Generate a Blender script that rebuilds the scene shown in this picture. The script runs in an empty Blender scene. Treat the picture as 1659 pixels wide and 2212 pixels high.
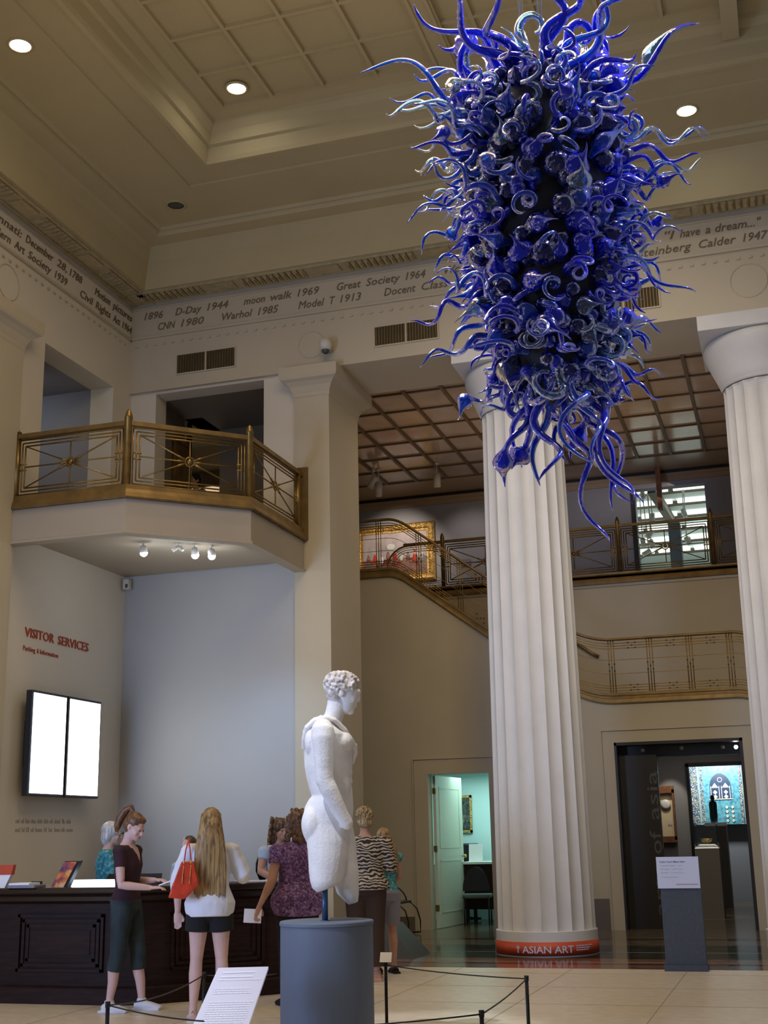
import bpy, math, random
from math import sin, cos, pi, radians, sqrt, atan2
from mathutils import Vector, Matrix
random.seed(7)
S = 0.9226            # measured units -> metres, applied to everything at the end
COL = bpy.context.scene.collection
V = Vector

# ---------------------------------------------------------------- camera model
EYE = V((0, 0, 1.55))
F = 2715.17
PITCH, ROLL, YAW = radians(14.54325), radians(-1.17903), radians(17.36746)
FW = V((-sin(YAW)*cos(PITCH), cos(YAW)*cos(PITCH), sin(PITCH)))
R0 = V((cos(YAW), sin(YAW), 0)); U0 = R0.cross(FW)
RT = R0*cos(ROLL) + U0*sin(ROLL); UP = -R0*sin(ROLL) + U0*cos(ROLL)
def ray(x, y): return RT*((x-829.5)/F) - UP*((y-1106)/F) + FW
def AY(x, y, Y): d = ray(x, y); return EYE + d*(Y/d.y)
def AX(x, y, X): d = ray(x, y); return EYE + d*(X/d.x)
def AZ(x, y, Z): d = ray(x, y); return EYE + d*((Z-EYE.z)/d.z)

# ---------------------------------------------------------------- materials
def nt(m): return m.node_tree.nodes, m.node_tree.links
def mat(name, col, rough=0.6, metal=0.0, var=0.0, vscale=4.0, bump=0.0, bscale=60.0, **kw):
    m = bpy.data.materials.new(name); m.use_nodes = True
    n, l = nt(m); b = n['Principled BSDF']
    b.inputs['Base Color'].default_value = (*col, 1); b.inputs['Roughness'].default_value = rough
    b.inputs['Metallic'].default_value = metal
    for k, v in kw.items():
        b.inputs[k.replace('_', ' ')].default_value = v
    tc = n.new('ShaderNodeTexCoord')
    if var > 0:
        t = n.new('ShaderNodeTexNoise'); t.inputs['Scale'].default_value = vscale; t.inputs['Detail'].default_value = 6
        l.new(tc.outputs['Object'], t.inputs['Vector'])
        r = n.new('ShaderNodeValToRGB'); r.color_ramp.elements[0].position = .35; r.color_ramp.elements[1].position = .65
        r.color_ramp.elements[0].color = (*[c*(1-var) for c in col], 1)
        r.color_ramp.elements[1].color = (*[min(1, c*(1+var)) for c in col], 1)
        l.new(t.outputs['Fac'], r.inputs['Fac']); l.new(r.outputs['Color'], b.inputs['Base Color'])
    if bump > 0:
        t = n.new('ShaderNodeTexNoise'); t.inputs['Scale'].default_value = bscale; t.inputs['Detail'].default_value = 4
        l.new(tc.outputs['Object'], t.inputs['Vector'])
        u = n.new('ShaderNodeBump'); u.inputs['Strength'].default_value = bump; u.inputs['Distance'].default_value = .02
        l.new(t.outputs['Fac'], u.inputs['Height']); l.new(u.outputs['Normal'], b.inputs['Normal'])
    return m
def emis(name, col, s):
    m = mat(name, col, .5); b = m.node_tree.nodes['Principled BSDF']
    b.inputs['Emission Color'].default_value = (*col, 1); b.inputs['Emission Strength'].default_value = s
    return m
def noise_ramp(m, stops, scale=5., detail=5., kind='noise', stretch=(1, 1, 1), dist=0., interp='LINEAR'):
    n, l = nt(m); b = n['Principled BSDF']; tc = n.new('ShaderNodeTexCoord'); mp = n.new('ShaderNodeMapping')
    mp.inputs['Scale'].default_value = stretch; l.new(tc.outputs['Object'], mp.inputs['Vector'])
    if kind == 'noise':
        t = n.new('ShaderNodeTexNoise'); t.inputs['Detail'].default_value = detail; t.inputs['Distortion'].default_value = dist; o = t.outputs['Fac']
    elif kind == 'wave':
        t = n.new('ShaderNodeTexWave'); t.inputs['Detail'].default_value = detail; t.inputs['Distortion'].default_value = dist; o = t.outputs['Fac']
    else:
        t = n.new('ShaderNodeTexVoronoi'); o = t.outputs['Distance']
    t.inputs['Scale'].default_value = scale; l.new(mp.outputs['Vector'], t.inputs['Vector'])
    r = n.new('ShaderNodeValToRGB'); cr = r.color_ramp; cr.interpolation = interp
    while len(cr.elements) > 1: cr.elements.remove(cr.elements[-1])
    cr.elements[0].position = stops[0][0]; cr.elements[0].color = (*stops[0][1], 1)
    for p, c in stops[1:]:
        e = cr.elements.new(p); e.color = (*c, 1)
    l.new(o, r.inputs['Fac']); l.new(r.outputs['Color'], b.inputs['Base Color'])
    return m

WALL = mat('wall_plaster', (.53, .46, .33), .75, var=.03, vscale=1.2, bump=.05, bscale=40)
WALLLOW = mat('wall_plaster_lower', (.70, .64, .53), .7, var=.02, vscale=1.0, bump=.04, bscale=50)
LIGHTTINT = mat('wall_plaster_light_tint', (.43, .42, .40), .7, var=.02, vscale=1.0, bump=.04, bscale=50)  # the cooler, dimmer light on the lower back wall, put into the colour
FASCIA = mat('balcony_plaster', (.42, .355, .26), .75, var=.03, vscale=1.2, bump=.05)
STAIRW = mat('stair_wall_plaster', (.44, .38, .27), .75, var=.03, vscale=1.5, bump=.05)
CEIL = mat('ceiling_plaster', (.47, .39, .215), .8, var=.03, vscale=1.0, bump=.05)
RELIEF = mat('cornice_relief', (.46, .37, .20), .8, var=.12, vscale=9, bump=.3, bscale=30)
STONE = mat('column_stone', (.64, .63, .61), .55, var=.03, vscale=3, bump=.06, bscale=50)
GROOVE = mat('dark_groove_joint', (.10, .08, .05), .9)  # dark joint line round the column neck
LETTER = mat('frieze_letter_paint', (.17, .13, .07), .8)
REDL = mat('red_letter', (.42, .07, .03), .5)
BRASS = mat('aged_brass', (.26, .165, .05), .38, .85, var=.18, vscale=8, bump=.05)
BRASSD = mat('aged_brass_flat', (.20, .125, .04), .5, .55, var=.2, vscale=6)
GOLD = mat('gilt_frame', (.62, .40, .13), .35, .8, var=.3, vscale=22, bump=.9, bscale=45)
BLACK = mat('black_metal', (.012, .011, .01), .45, .3)
BLACKP = mat('black_plastic', (.015, .016, .02), .35)
WHITEP = mat('white_plastic', (.75, .75, .74), .4)
CREAM = mat('cream_fixture', (.62, .58, .50), .5)
GREYB = mat('pedestal_grey_blue', (.125, .155, .215), .62, var=.05, vscale=2)
GREYD = mat('slate_board', (.055, .065, .085), .6, var=.1, vscale=30)
MARBLE = mat('weathered_marble', (.78, .755, .74), .55, var=.07, vscale=7, bump=.2, bscale=60)
MARBLEH = mat('stained_marble', (.62, .56, .52), .65, var=.35, vscale=26, bump=.6, bscale=70)
WOOD = mat('dark_mahogany', (.030, .010, .005), .6, var=.3, vscale=3)
WOOD.node_tree.nodes['Principled BSDF'].inputs['Specular IOR Level'].default_value = .22
noise_ramp(WOOD, [(.3, (.010, .0035, .002)), (.7, (.030, .010, .005))], 3, 6, 'noise', (1, 1, 12), 1.5)
WOODTOP = mat('dark_polished_top', (.02, .009, .005), .18)
PAPER = mat('white_paper', (.86, .86, .88), .6)
PRINT = mat('printed_text_grey', (.45, .43, .46), .7)
PRINTD = mat('printed_text_dark', (.05, .05, .06), .7)
SCREEN = emis('lit_screen', (.93, .97, 1.0), 5)
SCREENB = emis('lit_blue_screen', (.70, .82, 1.0), 3)
LAMP = emis('lamp_glow', (1.0, .95, .85), 40)
LAMPC = emis('spot_glow', (.93, .96, 1.0), 60)
TUBE = emis('fluorescent_tube', (.92, 1.0, .97), 1.6)
DUSK = mat('dark_lens', (.06, .07, .05), .3)
GLASSC = mat('clear_glass', (.9, .95, .95), .03)
def _pane():
    n, l = nt(GLASSC); t = n.new('ShaderNodeBsdfTransparent'); t.inputs['Color'].default_value = (.95, .98, .98, 1); g = n.new('ShaderNodeBsdfGlossy'); g.inputs['Roughness'].default_value = .02
    f = n.new('ShaderNodeFresnel'); f.inputs['IOR'].default_value = 1.35; x = n.new('ShaderNodeMixShader')
    l.new(f.outputs['Fac'], x.inputs['Fac']); l.new(t.outputs['BSDF'], x.inputs[1]); l.new(g.outputs['BSDF'], x.inputs[2]); l.new(x.outputs['Shader'], n['Material Output'].inputs['Surface'])
_pane()
SKIN = mat('skin', (.60, .33, .25), .55, var=.05, vscale=12)
SKINP = mat('skin_pale', (.66, .42, .36), .55, var=.05, vscale=12)
SKINT = mat('skin_tanned', (.50, .26, .17), .55, var=.05, vscale=12)
LIP = mat('lips', (.50, .16, .14), .5)
EYEM = mat('eye_dark', (.05, .03, .02), .3)
def hair_mat(name, c1, c2, sc=18):
    m = mat(name, c1, .42); noise_ramp(m, [(.35, c1), (.62, c2)], sc, 4, 'noise', (3, 3, .25), .6); return m
HAIRB = hair_mat('honey_blond_hair', (.12, .065, .02), (.42, .26, .10), 16)
HAIRA = hair_mat('auburn_hair', (.07, .028, .010), (.20, .085, .03), 20)
HAIRW = hair_mat('white_hair', (.42, .40, .38), (.72, .70, .68), 20)
HAIRBR = hair_mat('brown_hair', (.035, .016, .007), (.15, .07, .03), 20)
HAIRS = hair_mat('short_frosted_hair', (.10, .055, .02), (.50, .36, .16), 26)
MAROON = mat('maroon_jersey', (.035, .009, .016), .85, var=.15, vscale=5, bump=.3, bscale=14)
DENIM = mat('dark_denim', (.018, .030, .032), .85, var=.4, vscale=7, bump=.3, bscale=18)
WHITEC = mat('white_cotton', (.74, .75, .80), .75, var=.05, vscale=6, bump=.7, bscale=9)
BLACKC = mat('black_cloth', (.008, .008, .009), .9)
REDB = mat('red_leather', (.55, .045, .015), .35, var=.2, vscale=10, bump=.2, bscale=30)
PURPLE = mat('purple_print', (.15, .06, .17), .8)
noise_ramp(PURPLE, [(.35, (.035, .015, .05)), (.5, (.14, .06, .17)), (.64, (.33, .20, .38))], 22, 8, 'noise', (1, 1, 1), 2.5)
ZEBRA = mat('zebra_print', (.5, .42, .3), .8)
noise_ramp(ZEBRA, [(0, (.02, .014, .01)), (.50, (.02, .014, .01)), (.56, (.52, .42, .29)), (1, (.52, .42, .29))], 7, 2, 'wave', (1.6, 1.6, 1.5), 9, 'LINEAR')
ZEBRA.node_tree.nodes['Wave Texture'].bands_direction = 'Z'
TEAL = mat('teal_print', (.03, .22, .25), .8)
noise_ramp(TEAL, [(.4, (.02, .16, .19)), (.55, (.05, .30, .33)), (.7, (.35, .5, .5))], 30, 5)
GREYC = mat('grey_cloth', (.22, .22, .27), .85, bump=.4, bscale=15)
BLUEW = mat('pale_blue_cloth', (.42, .50, .60), .8, bump=.4, bscale=12)
BROWNC = mat('brown_cloth', (.05, .025, .012), .9)
SHOEW = mat('white_canvas_shoe', (.68, .68, .72), .7, bump=.2)
LOBC = mat('laylight_panel', (.42, .31, .22), .14, var=.1, vscale=2)
MULL = mat('laylight_mullion', (.12, .075, .035), .5)
BORDER = mat('lobby_ceiling_border', (.34, .24, .15), .3)
UPW = mat('upper_gallery_wall', (.30, .30, .32), .8, var=.03, vscale=1)
GALW = mat('gallery_white', (.70, .76, .72), .8)
BEAM = mat('gallery_beam', (.10, .075, .05), .6)
PILL = mat('grey_pillar', (.16, .19, .20), .7)
OFFW = mat('office_wall', (.62, .80, .78), .8)
DOORM = mat('door_paint', (.52, .55, .45), .5)
DKBR = mat('dark_bronze_panel', (.018, .013, .008), .35)
ASIAW = mat('asia_gallery_wall', (.20, .20, .21), .8)
LETTERG = mat('grey_glass_letter', (.07, .075, .075), .5)
TANW = mat('walnut_case', (.16, .065, .025), .5, var=.2, vscale=10)
LINEN = mat('case_linen', (.62, .52, .34), .8)
PORC = mat('porcelain', (.62, .62, .60), .3)
TILEB = mat('tile_ground', (.10, .30, .36), .35)
noise_ramp(TILEB, [(.3, (.03, .14, .20)), (.6, (.13, .38, .44))], 14, 5)
TILEP = mat('tile_pattern', (.3, .3, .3), .4)
noise_ramp(TILEP, [(0, (.75, .72, .60)), (.30, (.70, .66, .55)), (.36, (.02, .05, .12)), (.6, (.03, .10, .18)), (.75, (.45, .35, .15))], 26, 2, 'voronoi')
TILEW = mat('tile_cream', (.66, .62, .50), .4)
TILED = mat('tile_navy', (.015, .035, .08), .4)
PAINTG = mat('banquet_canvas', (.3, .2, .2), .5)
noise_ramp(PAINTG, [(.25, (.04, .02, .02)), (.42, (.20, .03, .02)), (.5, (.30, .16, .10)), (.6, (.10, .10, .12)), (.75, (.50, .42, .38))], 5, 7, 'noise', (1.2, 1, 2.2), .8)
SKYP = mat('canvas_sky', (.42, .36, .36), .5, var=.25, vscale=3)
DARKP = mat('dark_canvas', (.06, .06, .06), .5)
noise_ramp(DARKP, [(.35, (.02, .02, .025)), (.55, (.10, .11, .10)), (.7, (.26, .26, .22))], 7, 6, 'noise', (1, 1, 1), 1)
LEAF = mat('leaf', (.05, .10, .03), .5)
RUSTW = mat('rust_edge', (.20, .07, .025), .6, var=.3, vscale=8)
ORANGE = mat('banner_red', (.52, .07, .025), .5, var=.05)
LILAC = mat('banner_lettering', (.62, .64, .80), .5)
CABLE = mat('steel_cable', (.30, .28, .22), .4, .6)

def glass(name, col, dens, dif):
    m = bpy.data.materials.new(name); m.use_nodes = True; n, l = nt(m)
    b = n['Principled BSDF']; o = n['Material Output']
    b.inputs['Base Color'].default_value = (*col, 1); b.inputs['Roughness'].default_value = .06
    b.inputs['IOR'].default_value = 1.5; b.inputs['Transmission Weight'].default_value = dens
    b.inputs['Specular IOR Level'].default_value = .32; b.inputs['Coat Weight'].default_value = .12; b.inputs['Coat Roughness'].default_value = .04
    tc = n.new('ShaderNodeTexCoord'); w = n.new('ShaderNodeTexNoise'); w.inputs['Scale'].default_value = 26
    mp = n.new('ShaderNodeMapping'); mp.inputs['Scale'].default_value = (1, 1, .35)
    l.new(tc.outputs['Object'], mp.inputs['Vector']); l.new(mp.outputs['Vector'], w.inputs['Vector'])
    u = n.new('ShaderNodeBump'); u.inputs['Strength'].default_value = .55; u.inputs['Distance'].default_value = .015
    l.new(w.outputs['Fac'], u.inputs['Height']); l.new(u.outputs['Normal'], b.inputs['Normal'])
    return m
G_DEEP = glass('deep_cobalt_glass', (.0006, .006, .20), .6, 0)
G_COB = glass('cobalt_glass', (.0003, .012, .78), .52, 0)
G_MID = glass('ultramarine_glass', (.003, .09, .90), .68, 0)
G_SKY = glass('pale_blue_glass', (.22, .45, .88), .93, 0)

# ---------------------------------------------------------------- mesh helpers
class MB:
    def __init__(s): s.v = []; s.f = []; s.mi = []; s.cur = 0; s.smooth = []
    def add(s, vs, fs, smooth=False):
        o = len(s.v); s.v += [tuple(v) for v in vs]
        for f in fs: s.f.append([o+i for i in f]); s.mi.append(s.cur); s.smooth.append(smooth)
        return s
    def box(s, a, b):
        x0, y0, z0 = [min(a[i], b[i]) for i in range(3)]; x1, y1, z1 = [max(a[i], b[i]) for i in range(3)]
        return s.add([(x0,y0,z0),(x1,y0,z0),(x1,y1,z0),(x0,y1,z0),(x0,y0,z1),(x1,y0,z1),(x1,y1,z1),(x0,y1,z1)],
              [(0,3,2,1),(4,5,6,7),(0,1,5,4),(1,2,6,5),(2,3,7,6),(3,0,4,7)])
    def hexa(s, p):  # 8 points: bottom 4 ccw, top 4 ccw
        return s.add(p, [(0,3,2,1),(4,5,6,7),(0,1,5,4),(1,2,6,5),(2,3,7,6),(3,0,4,7)])
    def bar(s, a, b, w, h=None, up=(0,0,1)):  # rectangular bar between two points
        a, b = V(a), V(b); d = (b-a).normalized(); h = h or w
        u = V(up); u = u - d*u.dot(d)
        if u.length < 1e-4: u = V((1,0,0)) - d*d.x
        u.normalize(); r = d.cross(u)
        c = [(-1,-1),(1,-1),(1,1),(-1,1)]
        return s.add([a+r*i*w/2+u*j*h/2 for i,j in c]+[b+r*i*w/2+u*j*h/2 for i,j in c],
              [(0,3,2,1),(4,5,6,7),(0,1,5,4),(1,2,6,5),(2,3,7,6),(3,0,4,7)])
    def tube(s, pts, rad, n=8, smooth=True, flat=None, ref=(0,0,1), cap=True):
        """swept tube; rad scalar/list, or list of (ra, rb) ellipse radii with ra along ref-perpendicular"""
        pts = [V(p) for p in pts]; m = len(pts)
        if not isinstance(rad, (list, tuple)): rad = [rad]*m
        rr = [(r, r) if not isinstance(r, (list, tuple)) else r for r in rad]
        prev = None; rings = []
        for i, p in enumerate(pts):
            d = (pts[min(i+1, m-1)] - pts[max(i-1, 0)])
            if d.length < 1e-9: d = V((0,0,1))
            d.normalize()
            if prev is None:
                u = V(ref) - d*V(ref).dot(d)
                if u.length < 1e-3: u = V((0,1,0)) - d*d.y
            else:
                u = prev - d*prev.dot(d)
            u.normalize(); prev = u; r = d.cross(u)
            rings.append([p + r*cos(2*pi*k/n)*rr[i][0] + u*sin(2*pi*k/n)*rr[i][1] for k in range(n)])
        vs = [q for ring in rings for q in ring]; fs = []
        for i in range(m-1):
            for k in range(n):
                a = i*n+k; b = i*n+(k+1) % n
                fs.append((a, b, b+n, a+n))
        if cap: fs.append(tuple(range(n-1, -1, -1))); fs.append(tuple((m-1)*n+k for k in range(n)))
        return s.add(vs, fs, smooth)
    def lathe(s, prof, c=(0,0,0), n=24, smooth=True, a0=0, a1=2*pi):
        full = abs(a1-a0-2*pi) < 1e-6; m = n if full else n+1; vs = []; fs = []
        for r, z in prof:
            for k in range(m):
                a = a0+(a1-a0)*k/n; vs.append((c[0]+r*cos(a), c[1]+r*sin(a), c[2]+z))
        for i in range(len(prof)-1):
            for k in range(n):
                a = i*m+k; b = i*m+((k+1) % m)
                fs.append((a, b, b+m, a+m))
        if full:
            fs.append(tuple(range(m-1, -1, -1))); fs.append(tuple((len(prof)-1)*m+k for k in range(m)))
        return s.add(vs, fs, smooth)
    def ell(s, c, r, n=12, m=8, rot=None):
        vs = []; fs = []; c = V(c); M = rot or Matrix.Identity(3)
        for i in range(m+1):
            t = pi*i/m
            for k in range(n):
                a = 2*pi*k/n
                vs.append(c + M @ V((r[0]*sin(t)*cos(a), r[1]*sin(t)*sin(a), -r[2]*cos(t))))
        for i in range(m):
            for k in range(n):
                a = i*n+k; b = i*n+(k+1) % n
                fs.append((a, b, b+n, a+n))
        return s.add(vs, fs, True)
    def prism(s, poly, fn, d0, d1):  # poly 2D list, fn(u, v, d) -> point
        n = len(poly); vs = [fn(u, v, d0) for u, v in poly]+[fn(u, v, d1) for u, v in poly]
        fs = [tuple(range(n-1, -1, -1)), tuple(range(n, 2*n))]+[(i, (i+1) % n, n+(i+1) % n, n+i) for i in range(n)]
        return s.add(vs, fs)
    def ring(s, c, ax, ay, R, r, n=20, m=6):
        c = V(c); ax = V(ax); ay = V(ay)
        return s.tube([c+ax*cos(2*pi*k/n)*R+ay*sin(2*pi*k/n)*R for k in range(n+1)], r, m, cap=False)
    def build(s, name, mats, parent=None, loc=None, bevel=0):
        me = bpy.data.meshes.new(name); me.from_pydata(s.v, [], s.f)
        ms = mats if isinstance(mats, (list, tuple)) else [mats]
        for m in ms: me.materials.append(m)
        me.polygons.foreach_set('material_index', s.mi); me.polygons.foreach_set('use_smooth', s.smooth); me.update()
        o = bpy.data.objects.new(name, me); COL.objects.link(o)
        if parent is not None: o.parent = parent
        if loc is not None: o.location = loc
        if bevel:
            b = o.modifiers.new('bevel', 'BEVEL'); b.width = bevel; b.segments = 2; b.limit_method = 'ANGLE'
        return o
def tag(o, label, cat, group=None, kind=None):
    o['label'] = label; o['category'] = cat
    if group: o['group'] = group
    if kind: o['kind'] = kind
    return o
def thing(name, label, cat, loc=(0,0,0), rz=0, group=None):
    o = bpy.data.objects.new(name, None); COL.objects.link(o); o.location = loc; o.rotation_euler = (0,0,rz)
    o.empty_display_size = .2
    return tag(o, label, cat, group)
def struct(name, mb, m, label=None, **k):
    o = mb.build(name, m, **k); o['kind'] = 'structure'
    if label: o['label'] = label
    return o
def dup(root, loc, rz=None, label=None):
    def rec(o, par):
        c = o.copy(); COL.objects.link(c)
        if par is not None: c.parent = par
        for ch in [q for q in bpy.data.objects if q.parent == o]: rec(ch, c)
        return c
    c = rec(root, None); c.location = loc
    if rz is not None: c.rotation_euler = (0,0,rz)
    if label: c['label'] = label
    return c
def text_mb(body, fn, width=None, height=.1, shear=0, depth=.012, bold=0.0, spacing=1.0, align='LEFT'):
    """flat letter mesh mapped through fn(u, v, d); returns MB. height = cap height"""
    cu = bpy.data.curves.new('letters', 'FONT'); cu.body = body; cu.size = 1; cu.shear = shear
    cu.offset = bold; cu.space_character = spacing; cu.extrude = .5; cu.resolution_u = 2
    ob = bpy.data.objects.new('letters', cu); COL.objects.link(ob)
    dg = bpy.context.evaluated_depsgraph_get(); me = bpy.data.meshes.new_from_object(ob.evaluated_get(dg))
    bpy.data.objects.remove(ob); bpy.data.curves.remove(cu)
    xs = [v.co.x for v in me.vertices]; x0, x1 = min(xs), max(xs)
    sy = height/.70; sx = (width/(x1-x0)) if width else sy
    off = {'LEFT': -x0, 'CENTER': -(x0+x1)/2}[align]
    mb = MB(); mb.add([fn((v.co.x+off)*sx, v.co.y*sy, (v.co.z+.5)*depth) for v in me.vertices], [tuple(p.vertices) for p in me.polygons])
    bpy.data.meshes.remove(me)
    return mb
def remesh(mb, name, mats, voxel, smooth=4, parent=None, fac=.5):
    o = mb.build(name+'_raw', mats)
    r = o.modifiers.new('r', 'REMESH'); r.mode = 'VOXEL'; r.voxel_size = voxel; r.use_smooth_shade = True
    if smooth:
        q = o.modifiers.new('s', 'SMOOTH'); q.iterations = smooth; q.factor = fac
    dg = bpy.context.evaluated_depsgraph_get(); me = bpy.data.meshes.new_from_object(o.evaluated_get(dg))
    bpy.data.objects.remove(o)
    me.name = name
    me.materials.clear()
    for m in (mats if isinstance(mats, (list, tuple)) else [mats]): me.materials.append(m)
    for p in me.polygons: p.use_smooth = True; p.material_index = 0
    n = bpy.data.objects.new(name, me); COL.objects.link(n)
    if parent is not None: n.parent = parent
    return n
def area(name, loc, target, size, power, col, size_y=None, spread=None):
    li = bpy.data.lights.new(name, 'AREA'); li.energy = power; li.color = col; li.size = size
    if size_y: li.shape = 'RECTANGLE'; li.size_y = size_y
    if spread: li.spread = spread
    o = bpy.data.objects.new(name, li); COL.objects.link(o); o.location = loc
    o.rotation_euler = (V(target)-V(loc)).to_track_quat('-Z', 'Y').to_euler(); return o
def spot(name, loc, target, power, col, angle=60, blend=.6, size=.06):
    li = bpy.data.lights.new(name, 'SPOT'); li.energy = power; li.color = col; li.spot_size = radians(angle); li.spot_blend = blend
    li.shadow_soft_size = size
    o = bpy.data.objects.new(name, li); COL.objects.link(o); o.location = loc
    o.rotation_euler = (V(target)-V(loc)).to_track_quat('-Z', 'Y').to_euler(); return o
# ================================================================ THE SETTING
XL, Y1 = -9.59, 17.03          # left wall face, frieze face
YW = 17.10                     # lower back wall face (behind the desk)
YB = 21.97                     # lobby wall with the two doorways
YU, YG = 24.3, 26.35           # upper landing edge, upper lobby wall
XR, YN = 4.2, -4.0             # how far right / near the hall is built
ZS = 8.56                      # underside of the entablature
ZF0, ZF1 = 9.50, 10.08         # lettering band
# floor with its dark border strips
FLB = mat('terrazzo_beige', (.56, .49, .38), .34)
noise_ramp(FLB, [(.3, (.62, .54, .42)), (.7, (.74, .66, .53))], 9, 8)
FLJ = mat('terrazzo_joint', (.33, .28, .21), .5)
FLG = mat('border_green_marble', (.035, .038, .022), .10, var=.5, vscale=3)
FLR = mat('border_rose_marble', (.20, .10, .065), .12, var=.2, vscale=4)
FLK = mat('border_black_marble', (.012, .011, .009), .10)
FLO = mat('lobby_brown_marble', (.13, .10, .06), .14, var=.3, vscale=4)
fl = MB()
def strip(y0, y1, mi, x0=-16, x1=XR+1, z=0):
    fl.cur = mi; fl.add([(x0, y0, z), (x1, y0, z), (x1, y1, z), (x0, y1, z)], [(0, 1, 2, 3)])
for y0, y1, mi in [(YN, 15.80, 0), (15.80, 15.86, 4), (15.86, 16.30, 3), (16.30, 16.42, 4), (16.42, 17.05, 3), (17.05, 19.05, 2),
                   (19.05, 20.0, 5), (20.0, 20.2, 4), (20.2, 22.0, 5), (22.0, 32.0, 5)]:
    strip(y0, y1, mi)
fl.cur = 1
for k in range(-14, 8):     # terrazzo joints: square grid plus the slanting ones
    if k*1.35 < XR: fl.box((k*1.35-.004, YN, -.01), (k*1.35+.004, 15.8, .0015))
for k in range(0, 14):
    fl.box((-12, k*1.35+.4-.004, -.01), (XR, k*1.35+.4+.004, .0015))
fl.cur = 0; fl.box((-16, YN, -.2), (XR+1, 32, -.012))
struct('floor', fl, [FLB, FLJ, FLG, FLR, FLK, FLO], 'polished floor, beige terrazzo with a dark marble border')

# left wall: lower part and upper part with the balcony opening
LO = (14.59, 16.53, 5.95, 8.51)          # y0, y1, z0, z1 of the upper opening
w = MB(); w.box((XL-.4, YN, 0), (XL, YW, LO[2])); w.box((XL-.4, YN, LO[2]), (XL, LO[0], ZF1)); w.box((XL-.4, LO[1], LO[2]), (XL, YW, ZF1))
w.box((XL-.4, LO[0], LO[3]), (XL, LO[1], ZF1))
struct('wall_left', w, WALLLOW, 'plaster wall with the lit screens')
BO = (-9.14, -7.27, 5.95, 8.52)          # x0, x1, z0, z1 opening in the back wall
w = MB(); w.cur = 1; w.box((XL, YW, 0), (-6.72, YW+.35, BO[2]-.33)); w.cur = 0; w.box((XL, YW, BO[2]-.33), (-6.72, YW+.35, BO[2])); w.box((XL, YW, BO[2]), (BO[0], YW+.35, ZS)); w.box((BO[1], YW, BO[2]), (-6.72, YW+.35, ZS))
w.box((BO[0], YW, BO[3]), (BO[1], YW+.35, ZS))
struct('wall_back', w, [WALLLOW, LIGHTTINT], 'plaster wall behind the reception desk')
# entablature carried by pilaster and columns
w = MB(); w.box((XL, Y1, ZS), (XR, 18.42, 10.9)); struct('wall_frieze', w, WALL, 'plaster entablature with lettering')
w = MB()
w.box((XL, Y1-.035, ZF0-.035), (XR, Y1, ZF0)); w.box((XL, YN, ZF0-.035), (XL+.035, Y1, ZF0))
w.box((XL, Y1-.02, ZF1-.1), (XR, Y1, ZF1-.07)); w.box((XL, YN, ZF1-.1), (XL+.02, Y1, ZF1-.07))
k = XL+.1
while k < XR:
    w.box((k, Y1-.022, 9.33), (k+.05, Y1, 9.36)); k += .16
k = YN
while k < Y1-.1:
    w.box((XL, k, 9.33), (XL+.022, k+.05, 9.36)); k += .16
struct('trim_1', w, WALL)
# hall ceiling: nested mouldings swept along the left and back walls
prof = [(0, 10.08), (.06, 10.10), (.08, 10.085), (.42, 10.085), (.44, 10.10), (.50, 10.08), (.52, 10.2), (.60, 10.5), (.68, 10.66), (.72, 10.70), (.95, 10.72),
        (.99, 10.79), (1.03, 10.77), (1.07, 10.81), (2.03, 10.81), (2.04, 10.84), (2.46, 10.84), (2.47, 10.80), (2.54, 10.80), (2.56, 10.86), (2.58, 11.03),
        (2.63, 11.05), (2.66, 11.2), (2.74, 11.27), (2.76, 11.33), (2.98, 11.36)]
w = MB(); vs = []
for d, z in prof: vs += [(XL+d, YN, z), (XL+d, Y1-d, z), (XR, Y1-d, z)]
fs = []
for i in range(len(prof)-1):
    for j in (0, 1): a = i*3+j; fs.append((a, a+1, a+4, a+3))
w.add(vs, fs)
gx0, gy1, gz = XL+2.98, Y1-2.98, 11.36
w.add([(gx0, YN, gz+.04), (XR, YN, gz+.04), (XR, gy1, gz+.04), (gx0, gy1, gz+.04)], [(0, 1, 2, 3)])
w.box((XL-.4, YN, 11.45), (XR, Y1+.4, 11.55)); w.box((XL-.4, YN, 10.08), (XL, Y1, 11.5)); w.box((XL, Y1, 10.08), (XR, Y1+.4, 11.5))
# ribs of the coffered field
def rib(x0, y0, x1, y1, wd=.05, zz=0.0): w.box((min(x0,x1)-wd/2, min(y0,y1)-wd/2, gz-.012+zz), (max(x0,x1)+wd/2, max(y0,y1)+wd/2, gz+.05))
x = gx0
while x < XR:
    if abs(x+3.43) > .2: rib(x, YN, x, gy1, .05, -.004)
    x += .745
y = gy1
while y > YN: rib(gx0, y, XR, y); y -= .79
for bx, hw in ((-3.43, .16), (.15, .10)):
    w.box((bx-hw, YN, gz-.05), (bx+hw, gy1+.3, gz+.06))
w.box((.05, YN, gz-.30), (.25, gy1+.3, gz))
for xx in (-3.54, -3.32): w.box((xx-.02, YN, gz-.075), (xx+.02, gy1+.1, gz))
struct('ceiling', w, CEIL, 'plaster ceiling with nested mouldings and a coffered field')
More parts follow.
